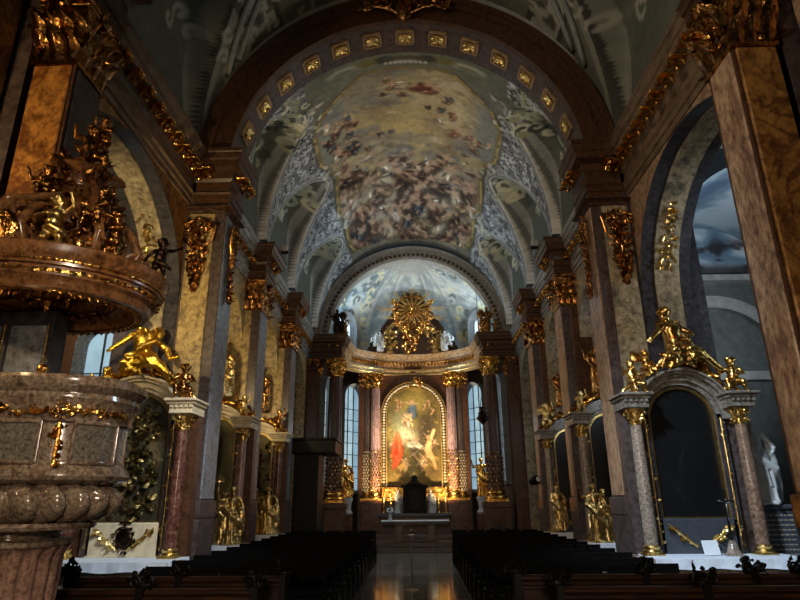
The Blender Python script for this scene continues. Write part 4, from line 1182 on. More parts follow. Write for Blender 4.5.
# ================================================================== THINGS
# shared figure meshes
SAINTS = [saint_mesh('saint_figure', 3), saint_mesh('saint_figure', 8, True), saint_mesh('saint_figure', 12, True, True)]
ANGEL = angel_mesh('angel_figure', 5)
PUT_SIT = putto_mesh('putto_figure', 'sit'); PUT_REACH = putto_mesh('putto_figure', 'reach'); PUT_WAVE = putto_mesh('putto_figure', 'wave')
_w = wing_mb(.62, 1).build('wing', M['gold'], None, smooth=True, auto=60); WING_R = _w.data; bpy.data.objects.remove(_w)
_w = wing_mb(.62, -1).build('wing', M['gold'], None, smooth=True, auto=60); WING_L = _w.data; bpy.data.objects.remove(_w)
def withmat(me, mat):
    m = me.copy(); m.materials.clear(); m.materials.append(mat); return m
CACHE = {}
def mm(me, mat):
    k = (me.name, mat.name)
    if k not in CACHE: CACHE[k] = withmat(me, mat)
    return CACHE[k]
def figure(name, me, mat, loc, rz=0, scale=1.0, wings=0, label=None, cat='statue', parent=None, group=None, mirror=False, wz=.62, wy=.1):
    if wings or parent is None:
        r = empty(name, loc, rz, parent)
        b = inst('body', mm(me, M[mat]), (0,0,0), (0,0,0), ((-scale if mirror else scale), scale, scale), r)
        if wings:
            inst('wing', mm(WING_R, M[mat]), (.06*scale, wy*scale, wz*scale), (0,0,0), scale*wings, r)
            inst('wing', mm(WING_L, M[mat]), (-.06*scale, wy*scale, wz*scale), (0,0,0), scale*wings, r)
    else:
        r = inst(name, mm(me, M[mat]), loc, (0,0,rz), ((-scale if mirror else scale), scale, scale), parent)
    if label: tag(r, label, cat, group)
    return r

# ---------------------------------------------------------------- side altars
def arch_poly(hw, z0, zs, rise=None, n=16):
    rise = rise or hw
    return [(-hw, z0)] + [(-hw*math.cos(PI*i/n), zs+rise*math.sin(PI*i/n)) for i in range(n+1)] + [(hw, z0)]
def arch_frame(mb, hw, z0, zs, t, y0, y1, rise=None, n=16):
    rise = rise or hw
    rings = []
    I = [(-hw, z0)] + [(-hw*math.cos(PI*i/n), zs+rise*math.sin(PI*i/n)) for i in range(n+1)] + [(hw, z0)]
    O = [(-hw-t, z0)] + [(-(hw+t)*math.cos(PI*i/n), zs+(rise+t)*math.sin(PI*i/n)) for i in range(n+1)] + [(hw+t, z0)]
    for a, b in zip(I, O): rings.append([(a[0], y0, a[1]), (b[0], y0, b[1]), (b[0], y1, b[1]), (a[0], y1, a[1])])
    mb.loft(rings)
def altar_canvas(kind, seed):
    w, h = 60, 120
    base = {'black': (10,11,13), 'olive': (84,80,50), 'relief': (50,46,34), 'gold': (96,90,56)}[kind]
    c = Canvas(w, h, base, seed); q = c.noise(20, 4)
    sk_ = (96,84,52)
    if kind == 'black':
        c.mix(np.clip((q-.55)*2, 0, .3), (26, 30, 40))
        c.person(30, 60, 50, (18,20,28), .2, sk=(24,22,22)); c.person(18, 92, 36, (22,22,26), -.4, sk=(24,22,22)); c.mix(np.ones_like(q)*.6, (6,7,9))
    elif kind == 'olive':
        c.mix(np.clip((q-.5)*4, 0, .7), (122,114,70)); c.mix(np.clip((.45-q)*4, 0, .7), (58,58,40))
        c.ell(30, 78, 11, 20, 0, (150,138,90), .6, .6); c.person(30, 78, 40, (136,122,78), .1, sk=(140,124,84)); c.person(20, 38, 22, (110,100,70), .8, sk=(120,108,74))
    else:
        c.mix(np.clip((q-.5)*4, 0, .7), (92,80,52))
        for k in range(14): c.person(c.r.uniform(12, 50), c.r.uniform(20, 105), c.r.uniform(18, 32), [(84,72,46), (56,54,40), (104,90,58)][k % 3], sk=(100,86,54))
    c.grain(.15, 2)
    return c
def side_altar(loc, label, half=.87, painting='black', seed=1, colmats=('marble_pinkgrey', 'marble_umber'), frame='marble_dark', slab='slate', mensaw=1.08, mirror=1, top=3.33, rich=True):
    r = empty('side_altar', loc); tag(r, label, 'altar')
    oh = half*.63; zb = 1.38; zs = top-.36
    b = MB(); b.box(-mensaw*.94, mensaw*.94, -.82, .1, .12, .74, bev=.03); b.box(-mensaw, mensaw, -.88, .1, .74, .83, bev=.02); b.box(-mensaw*.97, mensaw*.97, -.85, .1, .12, .22, bev=.02)
    b.build('mensa', M['marble_pinkgrey'], r)
    b = MB(); b.box(-mensaw*1.12, mensaw*1.12, -1.25, .1, 0, .12, bev=.02); b.build('step', M['marble_purple'], r)
    # predella with gilded sprays
    b = MB(); b.box(-half*.72, half*.72, -.2, .1, .83, zb, bev=.02); p = b.build('predella', M[slab], r)
    g = MB()
    for sg in (-1, 1):
        for k in range(12):
            t = k/11; q = (sg*(.16+.3*t)*half/.87, -.22, 1.0+.26*t+.03*math.sin(k))
            add_leaf(g, q, (sg*.6, -.2, rnd.uniform(-.6, 1)), (0,-1,0), .12)
        g.tube([(sg*.08, -.22, .95), (sg*.3*half/.87, -.24, 1.12), (sg*.5*half/.87, -.22, 1.3)], [.022,.02,.01], 6)
    g.build('gilt_spray', M['gold_pale'], p, smooth=True, auto=28)
    # back slab with a round-headed top
    b = MB(); b.prism([(-half*1.14, .6)] + [(-half*1.14, top)] + [(-half*.86*math.cos(PI*i/18), top-.1+half*.72*math.sin(PI*i/18)) for i in range(19)] + [(half*1.14, top), (half*1.14, .6)], -.1, .12)
    b.build('retable', M[frame], r)
    # dark pilaster strips with gilt drops beside the picture
    for sg in (-1, 1):
        b = MB(); b.box(sg*oh*1.02, sg*(oh+.17), -.2, -.08, .86, zs+.1, bev=.012)
        p = b.build('pilaster_strip', M['marble_dark' if frame != 'ivory' else 'marble_purple'], r)
        g = MB(); pts = [(sg*(oh+.09)+rnd.uniform(-.04, .04), -.21, z) for z in np.linspace(1.0, zs, 34) if (z*2.6) % 1 < .62]
        foliage(g, pts, (0,-1,0), .07, .6, .3); g.tube([(sg*(oh+.09), -.205, .98), (sg*(oh+.09), -.205, zs+.02)], .012, 6); g.build('gilt_drop', M['gold_pale'], p, smooth=True, auto=28)
    # picture
    if painting in ('relief', 'gold'):
        g = MB(); pts = [(rnd.uniform(-oh*.8, oh*.8), -.13-rnd.random()*.05, rnd.uniform(zb+.1, zs+.3)) for _ in range(170 if painting == 'relief' else 70)]
        foliage(g, pts, (0,-1,0), .17, .7, .25); g.build('carved_relief', M['bronze_gold'], r, smooth=True, auto=28)
    c = altar_canvas(painting, seed); hw = oh
    X, Z = np.meshgrid(np.linspace(-hw, hw, c.w), np.linspace(zs+hw, zb, c.h))
    keep = (Z <= zs) | (X**2+(Z-zs)**2 <= (hw*1.0)**2)
    paint_grid('picture', np.stack([X, X*0-.115, Z], -1), c.linear(), M['canvas'], r, keep=keep)
    b = MB(); arch_frame(b, oh-.02, zb, zs, .05, -.16, -.1); b.box(-oh-.03, oh+.03, -.17, -.1, zb-.05, zb+.02)
    b.build('picture_frame', M['gold_pale' if rich else 'ivory'], r)
    # archivolt on top
    b = MB()
    for (a, t, y) in ((oh+.05, .07, -.2), (oh+.12, .1, -.26), (oh+.22, .05, -.34), (oh+.27, .04, -.4)):
        n = 18; rings = []
        for i in range(n+1):
            q = PI*i/n
            rings.append([(-(a)*math.cos(q), y, zs+a*math.sin(q)), (-(a+t)*math.cos(q), y, zs+(a+t)*math.sin(q)), (-(a+t)*math.cos(q), -.05, zs+(a+t)*math.sin(q)), (-a*math.cos(q), -.05, zs+a*math.sin(q))])
        b.loft(rings)
    b.build('archivolt', M['marble_altar' if frame != 'ivory' else 'ivory'], r, smooth=True, auto=35)
    for k, sg in enumerate((-1, 1)):
        column(r, sg*half, -.38, .83, top-.2-.83, .085*half/.87+.02, M[colmats[k]], M['gold_pale'], caph=.27)
        b = MB(); x0, x1 = sg*(half-.2), sg*(half+.2)
        b.box(x0, x1, -.58, .05, top-.2, top-.14, bev=.008); b.box(x0*1.0, x1, -.56, .05, top-.14, top-.05); b.box(sg*(half-.23), sg*(half+.24), -.62, .05, top-.05, top-.0, bev=.01); b.box(sg*(half-.27), sg*(half+.28), -.67, .05, top, top+.05, bev=.012)
        for i in range(5): b.box(sg*(half-.18+.085*i), sg*(half-.13+.085*i), -.6, -.55, top-.1, top-.055)
        b.build('entablature_block', M['marble_altar' if frame != 'ivory' else 'ivory'], r)
        b = MB(); b.box(sg*(half-.17), sg*(half+.17), -.12, .1, .83, top-.2); b.build('column_backing', M['marble_brown' if frame == 'ivory' else 'marble_purple'], r)
    # gilded crest
    g = MB(); pts = []
    for i in range(46):
        q = PI*(.12+.76*rnd.random()); a = oh+.34+rnd.random()*.16
        pts.append((-a*math.cos(q), -.22-rnd.random()*.1, zs+a*math.sin(q)))
    foliage(g, pts, (0,-1,.3), .17, .8, .15)
    for sg in (-1, 1):
        scroll(g, (sg*(oh+.3), -.3, zs+.42), (sg,0,0), (0,0,1), .15, 1.4, .03)
    g.tube([(-(oh+.4)*math.cos(PI*(.1+.8*i/16)), -.24, zs+(oh+.4)*math.sin(PI*(.1+.8*i/16))) for i in range(17)], .035, 7)
    g.build('gilt_crest', M['gold'], r, smooth=True, auto=28)
    return r
def linen(loc, w, d, label, drop=.14):
    mb = MB(); n = 40; zt = .012
    # top sheet, wavy front drop
    for (za, zb_) in ((0, zt),):
        mb.box(-w/2, w/2, -d, 0, za, zb_)
    rings = []
    for i in range(n+1):
        x = -w/2 + w*i/n; wv = .014*math.sin(i*.9)+.008*math.sin(i*2.3)
        rings.append([(x, -d-.002, zt), (x, -d-.02, zt*.5), (x, -d-.02+wv*.6, -drop*.5), (x, -d-.025+wv, -drop+.01*math.sin(i*.5)), (x, -d-.012+wv, -drop+.01*math.sin(i*.5)), (x, -d-.004, 0)])
    mb.loft(rings)
    for sg in (-1, 1):
        rings = []
        for i in range(13):
            y = -d*i/12; wv = .012*math.sin(i*1.3)
            rings.append([(sg*w/2, y, zt), (sg*(w/2+.02), y, zt*.4), (sg*(w/2+.03)+wv, y, -drop*1.6), (sg*(w/2+.015)+wv, y, -drop*1.6), (sg*(w/2+.002), y, 0)])
        mb.loft(rings)
    o = mb.build('altar_cloth', M['cloth'], None, smooth=True, auto=40); o.location = loc
    return tag(o, label, 'altar cloth')

RA = (4.68, 10.62, 0); LA = (-4.76, 10.62, 0)
side_altar(RA, 'grey marble side altar with a black picture between two columns', .87, 'black', 2, mensaw=1.08, slab='slate')
side_altar(LA, 'cream and red marble side altar partly hidden behind the pulpit', .87, 'relief', 3, ('marble_red', 'marble_red'), 'ivory', 'ivory', 1.02)
linen((4.78, 10.55, .832), 2.2, .86, 'white cloth on the altar beside the right foreground pier')
linen((-4.74, 10.55, .832), 2.1, .86, 'white cloth on the altar behind the pulpit')
side_altar((4.42, 13.85, 0), 'side altar in the first right chancel bay with black picture', .66, 'black', 5, ('marble_pinkgrey', 'marble_pinkgrey'), 'marble_blue', 'marble_blue', .82, top=3.45)
side_altar((-4.42, 13.85, 0), 'side altar in the first left chancel bay with olive green picture', .66, 'olive', 6, ('marble_lilac', 'marble_lilac'), 'ivory', 'ivory', .82, top=3.45)
side_altar((4.5, 17.7, 0), 'farthest side altar on the right of the chancel', .7, 'black', 7, ('marble_pinkgrey', 'marble_pinkgrey'), 'marble_dark', 'slate', .9, top=3.5)
side_altar((-4.5, 17.7, 0), 'farthest side altar on the left of the chancel', .7, 'gold', 8, ('marble_red', 'marble_red'), 'ivory', 'ivory', .9, top=3.5)
linen((4.42, 13.78, .832), 1.7, .86, 'white cloth on the first right chancel altar'); linen((-4.42, 13.78, .832), 1.7, .86, 'white cloth on the first left chancel altar')
linen((4.5, 17.63, .832), 1.85, .86, 'white cloth on the farthest right side altar'); linen((-4.5, 17.63, .832), 1.85, .86, 'white cloth on the farthest left side altar')

# sculpture on the altars
figure('angel_statue', ANGEL, 'gold_fig', (4.72, 10.3, 3.98), .1, .86, .6, 'large gilded angel seated on top of the right altar arch', wz=.68)
figure('angel_statue', ANGEL, 'gold_yellow', (-4.75, 10.3, 3.98), -.1, .86, .6, 'bright yellow gilded angel sprawling on top of the left altar arch', wz=.68)
figure('putto_statue', PUT_SIT, 'gold_fig', (3.83, 10.2, 3.5), .3, .72, 0, 'small gilded putto seated above the left column of the right altar')
figure('putto_statue', PUT_SIT, 'gold_fig', (5.55, 10.2, 3.5), -.4, .78, 0, 'small gilded putto seated above the right column of the right altar')
figure('putto_statue', PUT_SIT, 'gold_dark', (-3.93, 10.2, 3.5), .2, .8, 0, 'gilded putto seated above the inner column of the left altar')
figure('putto_statue', PUT_SIT, 'gold_yellow', (-5.35, 10.25, 3.52), -.3, .74, 0, 'gilded putto on the outer shoulder of the left altar arch')
figure('cherub', PUT_SIT, 'gold', (4.14, 10.3, 3.78), .5, .6, .7, 'gilded winged cherub leaning left of the large angel', wz=.35)
figure('saint_statue', SAINTS[1], 'gold_statue', (3.82, 13.2, .85), -.2, .66, 0, 'gilded saint standing on the first right chancel altar')
figure('saint_statue', SAINTS[0], 'gold_statue', (4.02, 13.25, .85), .3, .6, 0, 'second gilded saint close against the picture of the first right chancel altar')
figure('saint_statue', SAINTS[2], 'gold_statue', (-3.8, 13.2, .85), .2, .66, 0, 'gilded saint with a long staff cross on the first left chancel altar')
figure('saint_statue', SAINTS[0], 'gold_statue', (-4.0, 13.3, .85), .5, .6, 0, 'gilded saint beside the olive green picture on the left')
figure('saint_statue', SAINTS[0], 'gold_statue', (3.92, 17.1, .9), 0, .66, 0, 'slim gilded saint on the farthest right side altar')
figure('saint_statue', SAINTS[1], 'gold_statue', (-3.95, 17.1, .85), 0, .7, 0, 'gilded saint at the inner end of the farthest left side altar')
figure('saint_statue', SAINTS[2], 'gold_statue', (-4.32, 17.15, .85), .2, .6, 0, 'gilded saint at the outer end of the farthest left side altar')
figure('angel_statue', SAINTS[1], 'gold_statue', (-4.3, 13.4, 3.95), .3, .62, 1.1, 'winged gilded angel standing on the first left chancel altar top', wz=1.25)
figure('angel_statue', PUT_WAVE, 'gold_statue', (-3.78, 13.4, 3.5), .2, .6, 0, 'small gilded putto on the corner of the first left chancel altar')
figure('angel_statue', SAINTS[0], 'gold_dark', (-4.42, 17.3, 4.2), .2, .62, 1.1, 'winged gilded angel on the farthest left altar top', wz=1.25)
figure('angel_statue', PUT_WAVE, 'gold_dark', (-3.85, 17.25, 3.56), 0, .8, 0, 'gilded putto on the farthest left altar corner')
figure('angel_statue', PUT_WAVE, 'gold_statue', (3.78, 13.4, 3.5), .2, .6, 0, 'small gilded putto on the corner of the first right chancel altar')
figure('angel_statue', SAINTS[1], 'gold_dark', (4.25, 13.4, 3.95), -.3, .6, 1.1, 'winged gilded angel on the first right chancel altar top', wz=1.25)
figure('angel_statue', PUT_WAVE, 'gold_statue', (3.83, 17.25, 3.56), -.3, .9, .8, 'winged gilded putto on the farthest right altar corner', wz=.5)
figure('angel_statue', SAINTS[0], 'gold_dark', (4.3, 17.3, 4.2), -.2, .55, 1.1, 'winged gilded angel on the farthest right altar top', wz=1.25)
# oval medallion on the left predella
r = empty('medallion', (-4.74, 10.4, 1.13)); tag(r, 'dark oval medallion in front of the left altar panel', 'medallion')
b = MB(); b.ell((0,0,0), (.15,.03,.17)); b.build('plate', M['bronze'], r, smooth=True)
g = MB(); pts = [(.17*math.cos(a), -.01, .19*math.sin(a)) for a in np.linspace(0, 6.2, 26)]; foliage(g, pts, (0,-1,0), .08, .4, .3); g.tube([(0,0,.18),(0,0,.3)], .02, 6); g.box(-.1, .1, -.012, .012, .24, .265); g.build('wreath', M['bronze'], r, smooth=True, auto=28)
# crucifix, altar card on right altar
r = empty('crucifix', (4.98, 10.05, .845)); tag(r, 'tall black crucifix standing on the right foreground altar cloth', 'crucifix')
b = MB(); b.lathe([(.13,0),(.13,.03),(.1,.05),(.07,.14),(.05,.2),(.03,.22)], (0,0,0), 16); b.build('foot', M['marble_pinkgrey'], r, smooth=True, auto=40)
b = MB(); b.box(-.018, .018, -.012, .012, .2, .98); b.box(-.14, .14, -.012, .012, .78, .815); b.build('cross', M['iron'], r)
b = MB(); b.tube([(0,-.02,.5),(.0,-.035,.62),(0,-.03,.72),(0,-.03,.78)], [.01,.016,.022,.012], 8); b.ell((0,-.035,.815), (.018,.018,.024))
for sg in (-1, 1): b.tube([(0,-.03,.76),(sg*.06,-.025,.79),(sg*.12,-.018,.81)], [.01,.008,.006], 6)
b.build('corpus', M['steel'], r, smooth=True)
b = MB(); b.box(-.13, .13, -.012, .012, 0, .22, bev=.004); o = b.build('altar_card', M['paper']); o.location = (4.66, 10.05, .85); o.rotation_euler = (-.25, 0, .15); tag(o, 'white altar card leaning on the right foreground altar', 'card')
# grey statue and inscription slab right of the altar
figure('saint_statue', SAINTS[0], 'white_stone', (6.0, 10.75, 1.58), -.2, .82, 0, 'grey stone saint on a plinth beside the right altar')
r = empty('epitaph', (6.06, 10.8, 0)); tag(r, 'dark slate epitaph slab under the grey stone saint', 'epitaph')
b = MB(); b.box(-.28, .3, -.2, .3, 0, 1.5, bev=.02); b.box(-.32, .34, -.24, .3, 1.5, 1.58, bev=.02); b.build('plinth', M['slate'], r)
b = MB()
for k in range(9):
    z = 1.4-k*.075; x = -.22
    while x < .24:
        w = rnd.uniform(.03, .09); b.box(x, min(.25, x+w), -.206, -.199, z, z+.02); x += w+.02
b.build('inscription', M['stone'], r)

# ---------------------------------------------------------------- pulpit
PX, PY = -3.3, 5.12
pul = empty('pulpit', (PX, PY, 0)); tag(pul, 'carved marble pulpit with gilded sounding board on the left', 'pulpit')
def plan(a, k, rx=.93, ry=.58, n=2.5):
    c, q = math.cos(a), math.sin(a)
    return (k*rx*math.copysign(abs(c)**(2/n), c), k*ry*math.copysign(abs(q)**(2/n), q))
def plan_loft(mb, secs, n=72, mod=None, rx=.93, ry=.58):
    rings = []
    for (k, z) in secs:
        ring = []
        for j in range(n):
            a = 2*PI*j/n; kk = k*(mod(a, z) if mod else 1)
            x, y = plan(a, kk, rx, ry); ring.append((x, y, z))
        rings.append(ring)
    mb.loft(rings)
b = MB(); plan_loft(b, [(.9,2.28),(.97,2.32),(.98,2.44),(1.0,2.47),(1.02,2.5),(1.01,2.54),(1.05,2.57),(1.08,2.6),(1.08,2.65),(1.04,2.68),(.9,2.68)])
rim = b.build('rim', M['marble_pulpit'], pul, smooth=True, auto=35)
b = MB(); plan_loft(b, [(.9,1.84),(1.0,1.87),(1.02,1.9),(1.0,1.94),(.97,1.97),(.95,1.99),(.945,2.02),(.94,2.3)])
body = b.build('basket', M['marble_pulpit'], pul, smooth=True, auto=35)
b = MB(); plan_loft(b, [(.6,1.54),(.8,1.565),(.93,1.62),(.99,1.69),(.98,1.76),(.9,1.82),(.86,1.85)], 216, lambda a, z: 1-.085*abs(math.sin(a*12+ (z-1.7)*4))**.7*0 - .13*(1-abs(math.sin(a*10+(z-1.7)*4)))**1.6)
b.build('gadroon_bowl', M['marble_pulpit'], pul, smooth=True, auto=60)
b = MB(); plan_loft(b, [(.5,1.49),(.74,1.5),(.76,1.525),(.74,1.55),(.6,1.56)], ry=.7); plan_loft(b, [(.52,1.42),(.46,1.44),(.47,1.47),(.56,1.5)], ry=.8); plan_loft(b, [(.54,1.36),(.57,1.38),(.57,1.41),(.53,1.43)], ry=.85)
b.build('neck', M['marble_pulpit'], pul, smooth=True, auto=35)
b = MB(); b.lathe([(.56,0),(.56,.18),(.52,.22),(.46,.26),(.45,.3),(.47,.8),(.49,1.3),(.52,1.37)], (0,0,0), 120, mod=lambda a, z: 1-.11*(1-abs(math.sin(a*11)))**1.2*(1 if .3 < z < 1.34 else 0))
b.build('pedestal', M['marble_shaft'], pul, smooth=True, auto=45)
# panels and gilding on the basket
def patch(a0, a1, z0, z1, k, name, mat, parent, n=16):
    P_ = []
    for z in np.linspace(z1, z0, 6):
        P_.append([(*plan(a, k), z) for a in np.linspace(a0, a1, n)])
    mb = MB()
    for kk in (0,):
        P2_ = [[(*plan(a, k-.04), z) for a in np.linspace(a0, a1, n)] for z in np.linspace(z1, z0, 6)]
        A = [p for rr_ in P_ for p in rr_]; B = [p for rr_ in P2_ for p in rr_]
        f = []
        for i in range(5):
            for j in range(n-1):
                q = i*n+j; f.append((q, q+1, q+n+1, q+n))
        mb.add(A, f); mb.add(B, f)
        for (i0, i1) in [((0,j),(0,j+1)) for j in range(n-1)] + [((5,j),(5,j+1)) for j in range(n-1)] + [((i,0),(i+1,0)) for i in range(5)] + [((i,n-1),(i+1,n-1)) for i in range(5)]:
            a_ = P_[i0[0]][i0[1]]; b_ = P_[i1[0]][i1[1]]; c_ = P2_[i1[0]][i1[1]]; d_ = P2_[i0[0]][i0[1]]
            mb.add([a_, b_, c_, d_], [(0,1,2,3)])
    o = mb.build(name, M[mat], parent)
    fr_ = MB()
    for (s0, s1) in ((a0, a1),):
        top = [(*plan(a, k+.005), z1) for a in np.linspace(a0, a1, n)]; bot = [(*plan(a, k+.005), z0) for a in np.linspace(a0, a1, n)]
        fr_.tube(top, .016, 6); fr_.tube(bot, .016, 6); fr_.tube([top[0], bot[0]], .016, 6); fr_.tube([top[-1], bot[-1]], .016, 6)
    fr_.build('panel_moulding', M['marble_pulpit'], o, smooth=True, auto=60)
A_ = lambda d: math.radians(d)
patch(A_(-122), A_(-62), 2.0, 2.31, .96, 'panel', 'marble_pulpit_panel', body)
patch(A_(-42), A_(-6), 2.0, 2.31, .96, 'panel', 'marble_pulpit_panel', body)
patch(A_(-174), A_(-138), 2.0, 2.31, .96, 'panel', 'marble_pulpit_panel', body)
g = MB()
pts = [(*plan(a, .995), 2.39+rnd.uniform(-.02, .02)) for a in np.linspace(A_(-178), A_(-2), 150)]
for p in pts:
    nrm = Vector((p[0], p[1]*1.6, 0)).normalized()
    add_leaf(g, p, (rnd.uniform(-1,1)*abs(nrm.y)+.01, rnd.uniform(-1,1)*abs(nrm.x), rnd.uniform(-.7,.7)), nrm, .055, 1.2)
    if rnd.random() < .35: blob(g, Vector(p)+nrm*.01, .014)
g.build('gilt_frieze', M['gold'], rim, smooth=True, auto=28)
for ad in (-52, -128):
    g = MB(); c_ = Vector((*plan(A_(ad), .97), 0)); nrm = Vector((c_.x, c_.y*1.6, 0)).normalized(); tn = nrm.cross(Vector((0,0,1)))
    pts = [tuple(c_ + nrm*.02 + tn*rnd.uniform(-.035, .035) + Vector((0,0,z))) for z in np.linspace(1.98, 2.28, 26)]
    foliage(g, pts, nrm, .06, .7, .35); g.tube([tuple(c_+nrm*.02+Vector((0,0,1.97))), tuple(c_+nrm*.02+Vector((0,0,2.3)))], .014, 6); g.build('gilt_drop', M['gold'], body, smooth=True, auto=28)
    g = MB(); cc_ = c_ + nrm*.05 + Vector((0,0,2.39))
    for j in range(14):
        a = 2*PI*j/14; blob(g, cc_ + tn*.06*math.cos(a) + Vector((0,0,.06*math.sin(a))), .013)
    g.ell(tuple(cc_), (.03,.03,.03)); g.build('gilt_rosette', M['gold'], rim, smooth=True, auto=28)
b = MB(); b.ell((.42,-.5,2.72), (.045,.045,.045)); b.lathe([(.03,2.66),(.02,2.7)], (.42,-.5,0), 10); b.build('gilt_knob', M['gold'], rim, smooth=True)
# back board
b = MB(); b.box(-1.0, .0, .2, .42, 2.3, 3.44); bk = b.build('back_board', M['marble_dark'], pul)
b = MB(); b.box(-.4, -.06, .17, .22, 2.66, 3.3, bev=.012); b.box(-.9, -.5, .17, .22, 2.66, 3.3, bev=.012); b.build('back_panel', M['marble_blue'], bk)
g = MB()
for x in (-.45, -.03):
    for k in range(28): g.ell((x, .165, 2.62+k*.025), (.011,.011,.012), None, 6, 4)
g.build('gilt_beading', M['gold_pale'], bk, smooth=True)
# sounding board
cx, cy = .0, -.02
RX, RY = 1.08, .9
b = MB(); b.lathe([(.02,3.56),(.5,3.54),(.62,3.47),(.70,3.45),(.74,3.38),(.82,3.35),(.86,3.36),(.88,3.42),(.92,3.45),(.93,3.52),(.955,3.53),(.955,3.56),(.975,3.58),(1.0,3.64),(1.01,3.69),(.98,3.715),(.8,3.76),(.4,3.82),(.02,3.83)], (cx, cy, 0), 72, RX, RY)
sb = b.build('sounding_board', M['pulpit_wood'], pul, smooth=True, auto=35)
g = MB()
for k in range(90):
    a = 2*PI*k/90; g.ell((cx+.967*RX*math.cos(a), cy+.967*RY*math.sin(a), 3.565), (.013,.013,.013), None, 6, 4)
for k in range(44):
    a = 2*PI*k/44; p = (cx+.925*RX*math.cos(a), cy+.925*RY*math.sin(a), 3.485); o = (math.cos(a), math.sin(a), 0)
    if k % 2: g.ell(p, (.03,.03,.02), None, 8, 4)
    else: add_leaf(g, p, (-o[1], o[0], .2), o, .08, 1.0); add_leaf(g, p, (o[1], -o[0], -.2), o, .08, 1.0)
for k in range(70):
    a = 2*PI*k/70; p = (cx+.78*RX*math.cos(a), cy+.78*RY*math.sin(a), 3.355); add_leaf(g, p, (-math.sin(a), math.cos(a), 0), (0,0,-1), .08, 1.1)
g.lathe([(.955,3.555),(.972,3.56),(.972,3.572),(.955,3.575),(.955,3.555)], (cx,cy,0), 72, RX, RY, cap=False); g.lathe([(.9,3.47),(.93,3.475),(.93,3.495),(.9,3.5),(.9,3.47)], (cx,cy,0), 72, RX, RY, cap=False); g.lathe([(.75,3.352),(.81,3.345),(.81,3.36),(.75,3.365),(.75,3.352)], (cx,cy,0), 72, RX, RY, cap=False); g.build('gilt_rim', M['gold'], sb, smooth=True, auto=28)
g = MB(); pts = []
for k in range(110):
    a = rnd.random()*2*PI; q = rnd.choice([.18,.3,.52,.6])+rnd.uniform(-.04,.04); pts.append((cx+q*RX*math.cos(a), cy+q*RY*math.sin(a), 3.53-.0*q-(.05 if q > .45 else 0)))
foliage(g, pts, (0,0,-1), .11, .5, .2); [g.tube([(cx+q*RX*math.cos(2*PI*i/32), cy+q*RY*math.sin(2*PI*i/32), 3.53-(.05 if q > .45 else 0)) for i in range(33)], .014, 6) for q in (.18, .3, .52, .6)]
for i in range(4): g.tube([(cx+.18*RX*math.cos(PI*i/2), cy+.18*RY*math.sin(PI*i/2), 3.52), (cx+.6*RX*math.cos(PI*i/2), cy+.6*RY*math.sin(PI*i/2), 3.48)], .016, 6)
g.build('gilt_underside', M['gold_dark'], sb, smooth=True, auto=28)
# crown of volutes, foliage and putti above
g = MB()
for k in range(6):
    a = 2*PI*(k+.35)/6; ca_, sa_ = math.cos(a), math.sin(a)
    pts = [(.56*ca_,.5*sa_,3.84),(.64*ca_,.58*sa_,4.0),(.54*ca_,.48*sa_,4.2),(.4*ca_,.34*sa_,4.32),(.36*ca_,.28*sa_,4.5),(.22*ca_,.18*sa_,4.75)]
    g.tube([(x+.12, y, z) for x, y, z in pts], [.03,.042,.045,.042,.036,.024], 12)
    scroll(g, (.6*ca_+.12, .52*sa_, 3.9), (ca_,sa_,0), (0,0,1), .12, 1.5, .026); scroll(g, (.3*ca_+.12, .24*sa_, 4.72), (ca_,sa_,0), (0,0,1), .1, 1.3, .03)
g.lathe([(.42,3.8),(.36,3.9),(.3,4.1),(.34,4.25),(.4,4.32),(.3,4.4),(.2,4.6),(.24,4.75),(.3,4.8),(.16,4.86),(.1,4.95),(.02,5.0)], (.12,0,0), 20)
g.build('crown', M['pulpit_wood'], sb, smooth=True, auto=40)
g = MB(); pts = []
for k in range(420):
    z = 3.85+1.15*rnd.random()**1.2; q = (.58-.4*(z-3.85)/1.2)*math.sqrt(rnd.uniform(.35,1)); a = rnd.random()*2*PI
    pts.append((.12+q*math.cos(a), q*.8*math.sin(a)-.03, z))
for p in pts:
    d = Vector((p[0]-.12, p[1], .1)).normalized(); foliage(g, [p], d, .115, .9, .25)
g.build('crown_foliage', M['gold_dark'], sb, smooth=True, auto=28)
figure('putto', PUT_REACH, 'bronze', (.98, .1, 3.72), 0, .5, 0, parent=sb)
figure('putto', PUT_WAVE, 'gold_pale', (.28, -.5, 3.78), .2, .62, 0, parent=sb)
figure('putto', PUT_WAVE, 'gold_dark', (.72, -.25, 3.76), -.5, .6, 0, parent=sb, mirror=True)
figure('putto', PUT_SIT, 'gold_dark', (.0, -.3, 4.4), .5, .5, 0, parent=sb)
figure('putto', PUT_SIT, 'gold_dark', (.22, -.1, 4.9), .9, .62, 0, parent=sb)
figure('putto', PUT_WAVE, 'gold_dark', (.3, .0, 5.0), -.3, .55, 0, parent=sb, mirror=True)
figure('putto', PUT_SIT, 'gold_dark', (.55, -.25, 4.15), -.4, .55, 0, parent=sb)
b = MB(); b.lathe([(.05,0),(.12,.03),(.05,.07),(.15,.14),(.18,.22),(.14,.3),(.08,.33),(.12,.37),(.06,.42),(.03,.5)], (-.46,-.45,3.78), 24, mod=lambda a, z: 1+.06*math.sin(a*12)); b.build('urn', M['gold_dark'], sb, smooth=True, auto=40)
b = MB(); b.lathe([(.02,0),(.14,.0),(.17,.03),(.14,.06),(.02,.07)], (0,0,0), 20); o = b.build('medallion', M['gold_dark'], sb, smooth=True, auto=40); o.location = (-.1,-.62,3.93); o.rotation_euler = (PI/2,0,0)
